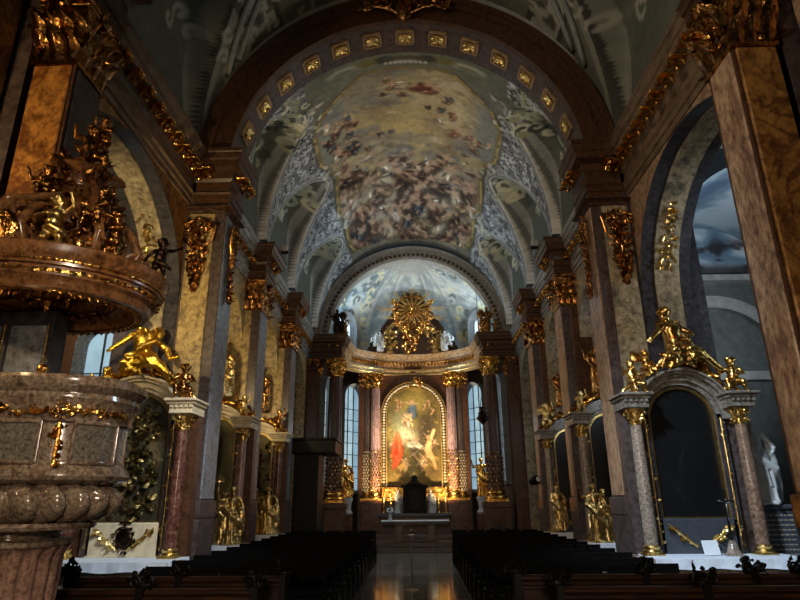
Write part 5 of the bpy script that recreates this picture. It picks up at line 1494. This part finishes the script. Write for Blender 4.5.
for (x, z) in ((-.12, 4.15),): 
    b = MB(); scroll(b, (x,-.55,z), (1,0,0), (0,0,1), .12, 1.4, .045); b.tube([(x-.02,-.55,3.8),(x-.1,-.57,3.95),(x+.02,-.55,4.25),(x+.35,-.4,4.36)], [.04,.04,.04,.03], 12); b.build('volute', M['pulpit_wood'], sb, smooth=True, auto=28)

# ---------------------------------------------------------------- high altar
HA = empty('high_altar', (0, 25.7, 0)); tag(HA, 'gilded high altar with arched painting between fluted columns', 'altar')
b = MB(); b.box(-2.0, 2.0, -.1, .5, .45, 1.66); b.box(-1.4, 1.4, -.95, 0, .45, 1.08, bev=.02); b.build('base', M['marble_brown'], HA)
b = MB(); b.box(-1.5, 1.5, -1.05, 0, 1.08, 1.2, bev=.02); b.build('mensa', M['slate'], HA)
b = MB(); b.box(-1.35, 1.35, -.05, .4, 1.64, 2.2); b.build('predella', M['gold'], HA)
g = MB(); 
for row in (1.75, 1.95, 2.12):
    g.box(-1.3, 1.3, -.09, -.04, row-.012, row+.012)
    for k in range(26): add_leaf(g, (-1.25+k*.1, -.07, row), (rnd.uniform(-1,1), -.2, rnd.uniform(-.5,1)), (0,-1,0), .12)
g.build('predella_ornament', M['gold_pale'], HA, smooth=True, auto=28)
# painting
w, h = 96, 170
c = Canvas(w, h, (120, 104, 52), 41)
q = c.noise(26, 5); q2 = c.noise(10, 4)
c.mix(np.clip((q-.5)*4, 0, .7), (156, 136, 70)); c.mix(np.clip((.46-q)*5, 0, .8), (70, 60, 34)); c.mix(np.clip((c.Y-120)/40, 0, .4), (112, 92, 44))
c.mix(np.exp(-((c.X-30)/16)**2-((c.Y-78)/22)**2)*.85, (176, 190, 160)); c.mix(np.exp(-((c.X-72)/18)**2-((c.Y-70)/30)**2)*.7, (62, 52, 34)); c.mix(np.exp(-((c.X-20)/14)**2-((c.Y-55)/18)**2)*.6, (112, 118, 96))
c.mix(np.exp(-((c.X-70)/20)**2-((c.Y-84)/26)**2)*.8, (48, 40, 28)); c.mix(np.exp(-((c.X-40)/14)**2-((c.Y-88)/12)**2)*.8, (206, 204, 160)); c.mix(np.exp(-((c.X-82)/9)**2-((c.Y-130)/22)**2)*.6, (60, 46, 28))
c.person(45, 40, 34, (86, 102, 112), 0); c.ell(45, 42, 6, 12, 0, (80, 96, 110), .9); c.ell(45, 27, 3.5, 4, 0, (190,150,110), 1)
for k in range(9): c.person(c.r.uniform(32, 52), c.r.uniform(48, 64), 15, [(214,170,110), (190,120,90), (226,196,150)][k % 3])
for k in range(6): c.person(c.r.choice([c.r.uniform(12, 26), c.r.uniform(64, 84)]), c.r.uniform(22, 48), 13, (150,110,70))
c.person(19, 106, 44, (200, 74, 34), 0); c.ell(19, 108, 8.5, 24, .05, (206, 76, 34), 1, .25); c.ell(17, 112, 3, 20, .1, (164, 50, 26), .8); c.ell(22, 100, 2.5, 16, -.1, (228, 112, 60), .8); c.ell(19, 82, 3.5, 4.5, 0, (150, 100, 70), 1)
c.ell(16, 130, 5, 12, .3, (190, 66, 30), .9)
for (x, y, s_, col) in ((40, 98, 26, (226,206,160)), (54, 100, 24, (230,210,166)), (46, 96, 20, (236,220,180)), (60, 126, 24, (220,180,120)), (70, 112, 26, (206,160,100)), (28, 134, 26, (206,158,76)), (32, 140, 22, (216,176,96)), (62, 138, 22, (190,150,96)), (80, 100, 20, (120,92,60)), (50, 120, 18, (160,120,76))):
    c.person(x, y, s_, col, c.r.uniform(-1, 1))
c.line((74, 96), (82, 76), 2.6, (222,180,120)); c.line((74, 96), (70, 110), 4.2, (222,182,124)); c.line((72, 108), (80, 126), 3.6, (214,170,110)); c.line((80, 126), (84, 140), 2.6, (200,150,96)); c.ell(72, 88, 3.4, 4, 0, (190,140,96), 1); c.line((38,102),(58,104), 2.2, (240,228,190))
for k in range(160):
    x, y = c.r.uniform(4, 92), c.r.uniform(60, 165); f_ = c.r.choice([.5, .8, 1.2])
    c.ell(x, y, c.r.uniform(1, 4), c.r.uniform(.7, 1.8), c.r.uniform(-1.5, 1.5), tuple(min(255, v*f_) for v in [(150,120,66), (110,84,46), (200,166,100)][k % 3]), .45, .4)
c.grain(.14, 2)
hw = 1.19; zs = 5.22
X, Z = np.meshgrid(np.linspace(-hw, hw, w), np.linspace(zs+hw, 2.25, h))
keep = (Z <= zs) | (X**2+(Z-zs)**2 <= (hw*.99)**2)
paint_grid('painting', np.stack([X, X*0+.36, Z], -1), c.linear(), M['canvas'], HA, keep=keep)
b = MB(); arch_frame(b, hw-.03, 2.2, zs, .26, .3, .42, n=28); b.box(-hw-.17, hw+.17, .28, .42, 2.12, 2.26); fr_ = b.build('picture_frame', M['stone_brown'], HA)
b = MB(); arch_frame(b, hw-.04, 2.22, zs, .05, .24, .34, n=28); arch_frame(b, hw+.19, 2.22, zs, .05, .24, .34, n=28); b.build('gilt_fillet', M['gold_pale'], fr_)
b = MB()
for k in range(34):
    t = PI*k/33; b.ell((-(hw+.1)*math.cos(t), .27, zs+(hw+.1)*math.sin(t)), (.068,.05,.05), None, 8, 5)
for k in range(24):
    for sg in (-1, 1): b.ell((sg*(hw+.1), .27, 2.3+k*.122), (.068,.05,.05), None, 8, 5)
b.build('frame_bosses', M['ivory'], fr_, smooth=True)
g = MB(); pts = [(rnd.uniform(-.35,.35), .2-rnd.random()*.1, 6.55+rnd.uniform(-.15,.3)) for _ in range(26)]; foliage(g, pts, (0,-1,0), .17, .7, .2); g.build('crest', M['gold'], fr_, smooth=True, auto=28)
for sg in (-1, 1):
    for (x, y, mt) in ((1.62, -.12, 'marble_lilac'), (1.95, .1, 'marble_purple')):
        cobj = column(HA, sg*x, y, 1.66, 5.3, .21, M[mt], M['gold'], caph=.68, flutes=12, nm='column')
        l = MB()
        for k in range(13):
            for j in range(12):
                a = 2*PI*(j+.5*(k % 2))/12; l.ell((sg*x+.215*math.cos(a), y+.215*math.sin(a), 2.1+k*.115), (.034,.034,.05), None, 6, 4)
        l.lathe([(.2,3.6),(.235,3.63),(.2,3.66)], (sg*x,y,0), 18); l.lathe([(.2,2.02),(.235,2.04),(.2,2.07)], (sg*x,y,0), 18)
        l.build('diaper_band', M['gold'] if mt == 'marble_lilac' else M['stone'], cobj, smooth=True)
    b = MB(); b.box(sg*1.34, sg*2.2, -.42, .4, .45, 1.58, bev=.02); b.box(sg*1.3, sg*2.24, -.46, .4, 1.56, 1.68, bev=.02); b.build('column_pedestal', M['marble_red'], HA)
# tabernacle
r = empty('tabernacle', (0, 25.05, 1.2)); tag(r, 'black domed tabernacle on the high altar table', 'tabernacle')
b = MB(); b.box(-.48, .48, -.2, .3, 0, .08, bev=.01); b.box(-.4, .4, -.15, .28, .08, .98); b.box(-.55, .55, -.22, .32, .98, 1.06, bev=.015); b.build('cabinet', M['black'], r)
b = MB(); b.box(-.22, .22, -.17, -.14, .12, .86, bev=.006); b.build('door', M['wood_dark'], r)
for sg in (-1, 1):
    b = MB(); b.lathe([(.06,.08),(.045,.14),(.05,.5),(.04,.88),(.06,.98)], (sg*.42,-.18,0), 12); b.build('colonnette', M['wood_dark'], r, smooth=True, auto=40)
    b = MB(); b.lathe([(.04,1.06),(.02,1.12),(.045,1.2),(.012,1.3),(.01,1.4)], (sg*.48,-.1,0), 10); b.build('finial', M['gold_dark'], r, smooth=True)
b = MB(); b.lathe([(.4,1.06),(.36,1.12),(.2,1.2),(.12,1.28),(.16,1.36),(.05,1.45)], (0,.03,0), 18); b.build('dome', M['black'], r, smooth=True)
g = MB()
for k in range(13):
    a = PI*(k)/12; g.tube([(0,.0,1.42), (.26*math.cos(a), 0, 1.42+.3*math.sin(a))], [.016,.004], 5)
g.build('ray_crown', M['gold_pale'], r, smooth=True)
for k, (sg, nm) in enumerate(((-1, 'left'), (1, 'right'))):
    figure('saint_statuette', SAINTS[0], 'white_stone', (sg*.66, 25.0, 1.2), 0, .5, 0, 'pale blue grey statuette just %s of the tabernacle' % nm)
    for j, x in enumerate((.96, 1.24)):
        r = empty('candlestick', (sg*x, 25.1, 1.2)); tag(r, 'gilded candlestick %s %s of the tabernacle' % (('nearer', 'farther')[j], nm), 'candlestick', 'candlesticks on the high altar')
        b = MB(); b.lathe([(.09,0),(.08,.03),(.03,.08),(.045,.14),(.02,.2),(.035,.3),(.02,.36),(.05,.4),(.045,.42)], (0,0,0), 12); b.build('stick', M['gold'], r, smooth=True)
        b = MB(); b.lathe([(.016,.42),(.015,.6),(.004,.62)], (0,0,0), 8); b.build('candle', M['ivory'], r, smooth=True)
# people's altar
r = empty('altar_table', (.02, 22.75, .3)); tag(r, 'low altar table with thin white edged top before the high altar', 'table')
b = MB(); b.box(-1.2, 1.2, -.45, .45, .6, .68, bev=.015); b.build('table_top', M['slate'], r)
b = MB(); b.box(-1.22, 1.22, -.47, .47, .68, .705, bev=.008); b.build('cloth_edge', M['cloth'], r)
for sg in (-1, 1):
    b = MB(); b.box(sg*.42, sg*.72, -.3, .3, 0, .06, bev=.01); b.box(sg*.46, sg*.68, -.25, .25, .06, .56); b.box(sg*.4, sg*.74, -.32, .32, .55, .6, bev=.01); b.build('pier_leg', M['wood_pew'], r)
r = empty('flower_vase', (-.88, 22.6, 1.006)); tag(r, 'small white flower vase at the left end of the altar table', 'vase')
b = MB(); b.lathe([(.06,0),(.08,.08),(.04,.18),(.06,.22)], (0,0,0), 12); b.build('vase', M['white_stone'], r, smooth=True)
g = MB(); foliage(g, [(rnd.uniform(-.12,.12), rnd.uniform(-.1,.1), .25+rnd.random()*.2) for _ in range(22)], (0,-1,.5), .1, .8, .5); g.build('flowers', M['cloth'], r, smooth=True)
r = empty('slim_stand', (-.02, 13.0, 0)); tag(r, 'slim steel stand in the middle of the aisle', 'stand')
b = MB(); b.lathe([(.14,0),(.14,.015),(.03,.03),(.012,.05),(.01,1.08)], (0,0,0), 14); b.build('pole', M['steel'], r, smooth=True, auto=40)
b = MB(); b.box(-.07, .07, -.012, .012, 1.02, 1.04); b.ell((0,0,1.1), (.03,.03,.04)); b.build('head', M['steel'], r)

# ---------------------------------------------------------------- glory above the high altar
gl = empty('glory', (0, 25.55, 7.9)); tag(gl, 'great gilded sunburst glory above the high altar cornice', 'sunburst')
cz = 1.88
b = MB(); b.lathe([(.01,-.1),(.3,-.09),(.36,-.04),(.36,.02),(.3,.05),(.01,.08)], (0,0,0), 28); d_ = b.build('disc', M['gold_dark'], gl, smooth=True, auto=40); d_.location = (0,-.12,cz); d_.rotation_euler = (PI/2,0,0)
g = MB(); foliage(g, [(.22*math.cos(a)*rnd.random(), -.22, cz+.24*math.sin(a)*rnd.random()) for a in np.linspace(0, 6.2, 22)], (0,-1,0), .13, .6, .3); g.build('relief', M['gold'], gl, smooth=True, auto=28)
rr2_ = random.Random(4)
for k in range(17):
    a = 2*PI*(k+.25)/17; up = math.sin(a)
    L = (1.45 if k % 2 == 0 else 1.05) * (.72 if up > .5 else (1.0 if up > -.4 else .95))
    b = MB()
    for j in (-1, 0, 1):
        aa_ = a + j*.062; LL = L*(1-.2*abs(j))*rr2_.uniform(.9, 1.08)
        d = Vector((math.cos(aa_), 0, math.sin(aa_))); n_ = Vector((-d.z, 0, d.x)); c0 = Vector((0, 0, cz))+d*.3
        w_ = .026; tip = Vector((0,0,cz))+d*(.3+LL)
        v = [c0+n_*w_+Vector((0,.02-.12,0)), c0-n_*w_+Vector((0,.02-.12,0)), c0+Vector((0,-.05-.12,0)), tip+n_*w_*.5+Vector((0,.02,0)), tip-n_*w_*.5+Vector((0,.02,0)), tip+Vector((0,-.015,0))]
        b.add([tuple(q) for q in v], [(0,1,2),(3,5,4),(0,3,4,1),(1,4,5,2),(2,5,3,0)])
    b.build('ray', M['gold_ray'], gl)
g = MB()
for k in range(120):
    a = rnd.uniform(PI*.92, PI*2.08) if k % 5 else rnd.uniform(-.3, PI+.3); q = rnd.uniform(.62, .76) if math.sin(a) > -.3 else rnd.uniform(.66, 1.0)
    p = (q*math.cos(a)*1.05, -.05-rnd.random()*.1, cz+.02+q*.95*math.sin(a)); s_ = rnd.uniform(.06, .13); g.ell(p, (s_, s_*.8, s_*.85), None, 9, 6)
for k in range(30):
    p = (rnd.uniform(-.35,.35), -.1-rnd.random()*.2, rnd.uniform(.02,.9)); g.ell(p, (rnd.uniform(.1,.2),)*3, None, 9, 6)
g.build('clouds', M['gold_dark'], gl, smooth=True)
for (x, z, s_) in ((-.62,1.4,.5), (.62,1.42,.5), (-.8,2.05,.45), (.82,2.0,.45), (-.3,.75,.5), (.32,.72,.5), (0,1.3,.42), (-.5,.95,.45), (.55,1.0,.45)):
    figure('cherub', PUT_SIT, 'gold', (x, -.4, z), rnd.uniform(-.5,.5), s_, .8, parent=gl, wz=.4)
for sg, nm in ((-1, 'left'), (1, 'right')):
    figure('angel_statue', SAINTS[1 if sg < 0 else 0], 'white_stone', (sg*1.42, 25.35, 7.9), -sg*.4, .5, 1.1, 'small grey white angel kneeling %s of the sunburst' % nm, wz=1.2, mirror=sg > 0)
    figure('putto_statue', PUT_SIT, 'white_stone', (sg*1.6, 25.0, 8.05), -sg*.2, .62, .8, 'white putto at the %s end of the curved cornice' % nm, wz=.4)
    g = MB(); foliage(g, [(rnd.uniform(-.3,.3), rnd.uniform(-.1,.1), .15+rnd.random()*.85) for _ in range(60)], (0,-1,0), .2, .9, .2); g.lathe([(.16,0),(.1,.1),(.16,.24),(.1,.3)], (0,0,0), 14)
    o = g.build('gilded_bouquet', M['gold_pale'], None, smooth=True, auto=28); o.location = (sg*1.0, 25.6, 7.9); tag(o, 'pale gilded leafy bouquet %s of the sunburst foot' % nm, 'ornament')
    figure('angel_statue', SAINTS[1], 'bronze' if sg < 0 else 'gold_dark', (sg*2.98, 22.9, 7.88), sg*.3, .68, 1.15, 'dark winged angel on the block above the %s great column' % nm, wz=1.2, mirror=sg > 0)
    figure('angel_statue', PUT_WAVE, 'gold_dark', (sg*2.98+.32, 22.75, 7.88), sg*.5, .75, 0, 'gilded putto beside the dark angel on the %s block' % nm)
    # apse statues
    r = empty('statue_pedestal', (sg*2.62, 23.75, 0)); tag(r, 'pale carved pedestal beside the %s great column' % nm, 'pedestal')
    b = MB(); b.box(-.26, .26, -.22, .22, .3, 1.2, bev=.02); b.build('die', M['marble_red'], r); b = MB(); b.lathe([(.24,1.2),(.28,1.26),(.2,1.36),(.22,1.6),(.28,1.74),(.26,1.8)], (0,0,0), 16); b.build('drum', M['white_stone'], r, smooth=True, auto=40)
    figure('saint_statue', SAINTS[0 if sg < 0 else 1], 'gold', (sg*2.62, 23.75, 1.79), -sg*.3, .82, 0, 'gilded saint on a pale pedestal beside the %s apse window' % nm)

# ---------------------------------------------------------------- small fittings
r = empty('sanctuary_lamp', (2.5, 21.6, 4.3)); tag(r, 'dark hanging sanctuary lamp in front of the right apse window', 'lamp')
b = MB(); b.lathe([(.02,-.18),(.05,-.14),(.1,-.08),(.2,0),(.22,.06),(.18,.12),(.14,.18),(.17,.24),(.15,.26)], (0,0,.1), 18); b.build('bowl', M['bronze'], r, smooth=True, auto=28)
b = MB(); b.lathe([(.09,.3),(.11,.42),(.1,.5)], (0,0,.05), 12); b.build('glass', M['glass_red'], r, smooth=True)
b = MB()
for k in range(3):
    a = 2*PI*k/3; b.tube([(.19*math.cos(a), .19*math.sin(a), .3), (.02*math.cos(a), .02*math.sin(a), .95)], .008, 5)
    scroll(b, (.24*math.cos(a), .24*math.sin(a), .18), (math.cos(a), math.sin(a), 0), (0,0,1), .08, 1.2, .018)
b.tube([(0,0,.95),(0,0,6.66)], .008, 5); b.build('chain', M['bronze'], r)
for sg, nm in ((1, 'right'), (-1, 'left')):
    r = empty('spotlight', (sg*3.52, 18.2 if sg > 0 else 20.0, 2.2)); tag(r, 'small black spotlight on the %s chancel wall' % nm, 'spotlight')
    b = MB(); b.lathe([(.1,-.12),(.13,.0),(.13,.16),(.1,.2)], (0,0,0), 14); o = b.build('housing', M['black'], r, smooth=True, auto=40); o.rotation_euler = (PI/2-.2, 0, sg*.5)
    b = MB(); b.lathe([(.01,.0),(.07,.0),(.07,.012),(.01,.012)], (0,0,.2), 12); o2 = b.build('lens', M['lamp'] if sg < 0 else M['paper'], r); o2.rotation_euler = o.rotation_euler
    b = MB(); b.tube([(0,0,0),(sg*.2,.1,.02)], .02, 6); b.build('arm', M['black'], r)
r = empty('choir_canopy', (-3.35, 19.2, 0)); tag(r, 'black wooden canopy over a choir seat on the left chancel wall', 'canopy')
b = MB(); b.box(-.4, .38, 0, 1.2, 0, 3.12); b.box(-.3, .26, -.03, .02, .3, 2.9, bev=.01); b.build('back', M['wood_dark'], r)
b = MB(); b.box(-.5, .92, -.25, 1.3, 3.1, 3.52, bev=.03); b.box(-.55, .97, -.3, 1.35, 3.5, 3.58, bev=.02); b.build('hood', M['wood_dark'], r)
r = empty('votive_rack', (2.75, 20.6, 0)); tag(r, 'dark votive rack with a few thin red candles on the right', 'candle rack')
b = MB(); b.box(-.3, .3, -.15, .15, .78, .84, bev=.01); b.box(-.22, .22, -.1, .1, .9, .93); b.tube([(0,0,0),(0,0,.9)], .03, 8); b.box(-.2,.2,-.16,.16,0,.03); b.build('rack', M['iron'], r)
for k in range(5):
    b = MB(); b.lathe([(.016,0),(.016,.3),(.004,.32)], (-.2+.1*k,0,.93), 8); b.build('candle', M['marble_red'], r, smooth=True)
# floodlights on the chancel cornice
for sg, y, nm in ((-1, 14.4, 'left'), (1, 14.4, 'right')):
    r = empty('floodlight', (sg*3.3, y, 7.9)); tag(r, 'small white floodlight on the %s chancel cornice' % nm, 'floodlight')
    b = MB(); b.box(-.08, .08, -.06, .06, .08, .24, bev=.01); b.build('housing', M['white_stone'], r); b = MB(); b.box(-.1,.1,-.02,.02,0,.1); b.build('bracket', M['iron'], r)

# ---------------------------------------------------------------- seats
def chair_proto():
    r = empty('chair', (0,0,0))
    b = MB(); b.box(-.21, .21, -.2, .2, .43, .47, bev=.012); b.build('seat', M['wood_chair'], r)
    b = MB(); b.box(-.2, .2, -.215, -.185, .72, .9, bev=.012); b.box(-.2, .2, -.21, -.19, .55, .62, bev=.008); b.box(-.21, -.17, -.22, -.18, .45, .9, bev=.008); b.box(.17, .21, -.22, -.18, .45, .9, bev=.008); b.build('backrest', M['wood_chair'], r)
    for sx in (-1, 1):
        for sy in (-1, 1):
            b = MB(); b.tube([(sx*.185, sy*.175, .44), (sx*.195, sy*.19, 0)], [.018,.015], 6); b.build('leg', M['wood_chair'], r)
    return r
ORD = ['first','second','third','fourth','fifth','sixth','seventh','eighth','ninth','tenth','eleventh','twelfth','thirteenth']
proto = chair_proto(); first = True
for s in (-1, 1):
    for i in range(12):
        for j in range(5):
            x = s*(1.28+j*.49); y = 8.6+i*.86
            if y > 18.4: continue
            o = proto if first else copy_tree(proto); first = False
            o.location = (x, y, 0)
            tag(o, 'black chair in the %s block, %s row from the front pews, %s from the aisle' % (side_name(s), ORD[i], ORD[j]), 'chair', 'chairs in rows along the aisle')
def pew(x0, x1, y, label, ends):
    r = empty('pew', ((x0+x1)/2, y, 0)); tag(r, label, 'pew', 'carved pews in the foreground')
    c_ = (x0+x1)/2; a, b_ = x0-c_, x1-c_
    b = MB(); b.box(a, b_, -.03, .03, .3, .86); n = 4
    for k in range(n):
        u0 = a+(b_-a)*(k+.06)/n; u1 = a+(b_-a)*(k+.94)/n; b.box(u0, u1, -.045, -.02, .36, .78, bev=.012)
    b.build('backrest', M['wood_pew'], r)
    b = MB(); b.box(a, b_, -.06, .06, .86, .92, bev=.02); b.box(a, b_, -.08, .02, .82, .86, bev=.01); b.build('top_rail', M['wood_pew'], r)
    b = MB(); b.box(a, b_, .02, .42, .42, .46, bev=.01); b.build('seat', M['wood_pew'], r)
    for e in ends:
        x = e-c_
        b = MB(); b.prism([(-.1,0),(.45,0),(.45,.45),(.36,.6),(.12,.7),(.1,.94),(-.1,.94)], x-.035, x+.035, 'x'); en = b.build('bench_end', M['wood_dark'], r)
        g = MB(); pts = []
        for k in range(28):
            a2 = rnd.uniform(-.2, PI+.2); q = rnd.uniform(.04, .13); pts.append((x+q*math.cos(a2), -.02+rnd.uniform(-.05,.05), .97+q*.9*math.sin(a2)))
        foliage(g, pts, (0,-1,.2), .085, .9, .2); scroll(g, (x-.07,-.06,.98), (1,0,0), (0,0,1), .06, 1.3, .016); scroll(g, (x+.07,-.06,.98), (-1,0,0), (0,0,1), .06, 1.3, .016); g.ell((x,0,.95), (.09,.06,.06))
        g.build('finial', M['wood_dark'], en, smooth=True, auto=28)
pew(-3.62, -1.42, 6.15, 'nearest carved pew on the left, brown panelled back', (-3.55, -2.5, -1.42))
pew(-3.75, -1.36, 7.1, 'second carved pew on the left behind the nearest', (-3.72, -2.5, -1.36))
pew(1.42, 4.15, 6.15, 'nearest carved pew on the right, brown panelled back', (1.42, 2.76, 4.1))
pew(1.18, 4.2, 7.1, 'second carved pew on the right behind the nearest', (1.18, 2.55, 3.7, 4.2))
# ================================================================== CAMERA AND LIGHT
cam = bpy.data.cameras.new('camera'); co = bpy.data.objects.new('camera', cam); COL.objects.link(co)
cam.sensor_fit = 'HORIZONTAL'; cam.sensor_width = 36; cam.lens = 593/800*36; cam.clip_end = 200; cam.clip_start = .05
p_, r_, y_ = math.radians(18.64), math.radians(.5), math.radians(1.46)
Fv = Vector((-math.sin(y_)*math.cos(p_), math.cos(y_)*math.cos(p_), math.sin(p_)))
R0 = Vector((math.cos(y_), math.sin(y_), 0)); U0 = R0.cross(Fv)
Rv = R0*math.cos(r_) - U0*math.sin(r_); Uv = R0*math.sin(r_) + U0*math.cos(r_)
co.matrix_world = Matrix(((Rv.x, Uv.x, -Fv.x, .12), (Rv.y, Uv.y, -Fv.y, 0), (Rv.z, Uv.z, -Fv.z, 1.7), (0,0,0,1)))
sc.camera = co
W = bpy.data.worlds.new('world'); sc.world = W; W.use_nodes = True
bg = W.node_tree.nodes['Background']; bg.inputs[0].default_value = (*rgb(150,170,190), 1); bg.inputs[1].default_value = .03
def area(loc, target, size, power, col, sy=None, spread=180):
    l = bpy.data.lights.new('area_lamp', 'AREA'); l.energy = power; l.color = col; l.size = size; l.spread = math.radians(spread)
    if sy: l.shape = 'RECTANGLE'; l.size_y = sy
    o = bpy.data.objects.new('area_lamp', l); COL.objects.link(o); o.location = loc
    d = Vector(target)-Vector(loc); o.rotation_euler = d.to_track_quat('-Z', 'Y').to_euler(); return o
def spot(loc, target, power, col, ang=60, blend=.6, r=.1):
    l = bpy.data.lights.new('spot_lamp', 'SPOT'); l.energy = power; l.color = col; l.spot_size = math.radians(ang); l.spot_blend = blend; l.shadow_soft_size = r
    o = bpy.data.objects.new('spot_lamp', l); COL.objects.link(o); o.location = loc
    d = Vector(target)-Vector(loc); o.rotation_euler = d.to_track_quat('-Z', 'Y').to_euler(); return o
def point(loc, power, col, r=.1):
    l = bpy.data.lights.new('point_lamp', 'POINT'); l.energy = power; l.color = col; l.shadow_soft_size = r
    o = bpy.data.objects.new('point_lamp', l); COL.objects.link(o); o.location = loc; return o
DAY = (.74, .87, 1.0); WARM = (1.0, .68, .34); NEUT = (1.0, .88, .72)
for s in (-1, 1):
    # daylight entering by the apse windows, lower and upper
    spot((s*3.5, 23.9, 4.4), (s*.5, 22.0, 2.6), 170, DAY, 150, .9, .4)
    spot((s*3.2, 24.2, 8.9), (-s*1.2, 25.4, 10.2), 330, (.7,.86,1), 150, .9, .3)
    spot((s*4.9, 20.6, 4.4), (0, 20.3, 3), 60, DAY, 160, .9, .4)
    # cornice floodlights on the vault
    spot((s*3.2, 14.2, 8.3), (-s*1.2, 16.0, 11.7), 118, (1,.92,.82), 130, .9, .4)
    spot((s*3.2, 18.8, 8.2), (-s*1.5, 19.5, 11.7), 250, (.74,.86,1), 120, .9, .4)
    # lamps at the high altar: from below on columns and painting, and on the glory
    spot((s*.95, 23.7, 1.1), (s*1.5, 25.6, 3.0), 900, WARM, 60, .8, .08)
    spot((s*2.8, 20.6, 8.3), (-s*3.9, 14.5, 7.4), 150 if s > 0 else 90, DAY, 60, .9, .1)  # daylight-coloured fill added for the chancel cornice, not an altar lamp
    spot((s*.9, 24.2, 2.9), (s*.9, 26, 6.8), 420, (1,.8,.55), 90, .8, .08)
    spot((s*2.3, 23.4, 1.2), (-s*.2, 26, 5.2), 380, NEUT, 50, .7, .08)
    spot((s*2.6, 22.6, 8.1), (0, 25.4, 9.7), 170, NEUT, 50, .7, .05)
# narrow daylight-coloured spots added high in the nave for the side altars
spot((-3.0, 2.0, 10.8), (4.9, 10.2, 1.2), 9000, (.66,.82,1), 24, .7, .6)
spot((3.0, 2.0, 10.8), (-4.7, 10.2, 1.4), 4500, DAY, 22, .7, .6)
# warm fill added from behind the camera, then lamps of the aisles
spot((0, -1.0, 4.6), (0, 12, 6.2), 700, (1.0,.66,.36), 62, .8, .5)
spot((-2.6, 1.5, 3.2), (4.0, 5.8, 4.4), 620, (1.0,.84,.66), 60, .8, .2)
spot((-5.0, 2.2, 3.0), (-4.0, 5.5, 5.4), 300, WARM, 40, .6, .1)
spot((-4.3, 7.6, 4.4), (-4.9, 10.8, 6.2), 420, (1.0,.76,.4), 100, .9, .1)
spot((-4.2, 12.0, 4.2), (-4.4, 13.9, 5.2), 100, (1.0,.76,.4), 130, .9, .1)
spot((-4.2, 15.4, 4.2), (-4.4, 17.8, 5.2), 120, (1.0,.76,.4), 130, .9, .1)
# fill spots added by the cornice floodlights to brighten the chancel piers
spot((-3.2, 14.4, 8.3), (3.8, 15.5, 2.6), 420, (1,.86,.64), 80, .9, .15)
spot((3.2, 14.4, 8.3), (-3.8, 15.0, 2.6), 260, (.92,.94,1), 80, .9, .15)
spot((-3.4, 2.2, 8.9), (3.5, 9.0, 9.0), 700, NEUT, 76, .9, .2)  # this and the next: spots added in the nave for vault and cornices
spot((3.4, 2.2, 8.9), (-3.6, 9.0, 8.2), 110, (.9,.93,1), 70, .9, .2)
for s in (-1, 1): spot((s*3.1, 12.3, 8.15), (-s*1.0, 11.2, 12), 75, NEUT, 140, .9, .3)  # fill spots added to light the coffers of the chancel arch
spot((-4.7, 1.6, 4.0), (-4.95, 5.45, 6.0), 260, WARM, 70, .9, .1)
spot((0, 15.5, 11.2), (0, 18.0, 0), 1100, DAY, 34, .9, .3)  # daylight-coloured spot added under the vault to brighten the floor
point((4.7, 15.9, 4.0), 14, DAY, .2)
point((4.6, 12.4, 4.0), 18, DAY, .2)
spot((9.0, 9.0, 4.5), (6.5, 13.5, 7.0), 700, DAY, 120, .9, .4)
spot((-7.6, 8.5, 6.5), (-6.6, 12.3, 3.8), 160, NEUT, 90, .9, .3)
spot((-1.2, 2.0, 4.4), (-3.3, 5.0, 2.6), 190, (1.0,.82,.6), 70, .8, .15)
spot((-6.5, 1.0, 5.0), (-3.3, 5.0, 3.6), 160, WARM, 50, .8, .2)
spot((1.5, 6.5, 4.6), (-2.6, 5.0, 2.3), 90, DAY, 40, .8, .3)
point((-3.1, 4.55, 2.95), 3, WARM, .05)  # small warm fill added under the sounding board
spot((-1.0, 7.0, 4.5), (-4.6, 10.5, 2.0), 330, NEUT, 40, .9, .2)  # neutral fill added on the left side altar
spot((0, -1.5, 2.9), (0, 6.2, .3), 650, (1,.8,.62), 84, .9, .3)  # low fill added behind the camera for the pew backs
v = sc.view_settings
v.view_transform = 'Standard'; v.look = 'None'; v.exposure = .22; v.gamma = 1; v.use_curve_mapping = False
sc.cycles.max_bounces = 5; sc.cycles.diffuse_bounces = 3; sc.cycles.glossy_bounces = 3
sc.cycles.sample_clamp_indirect = 3.0
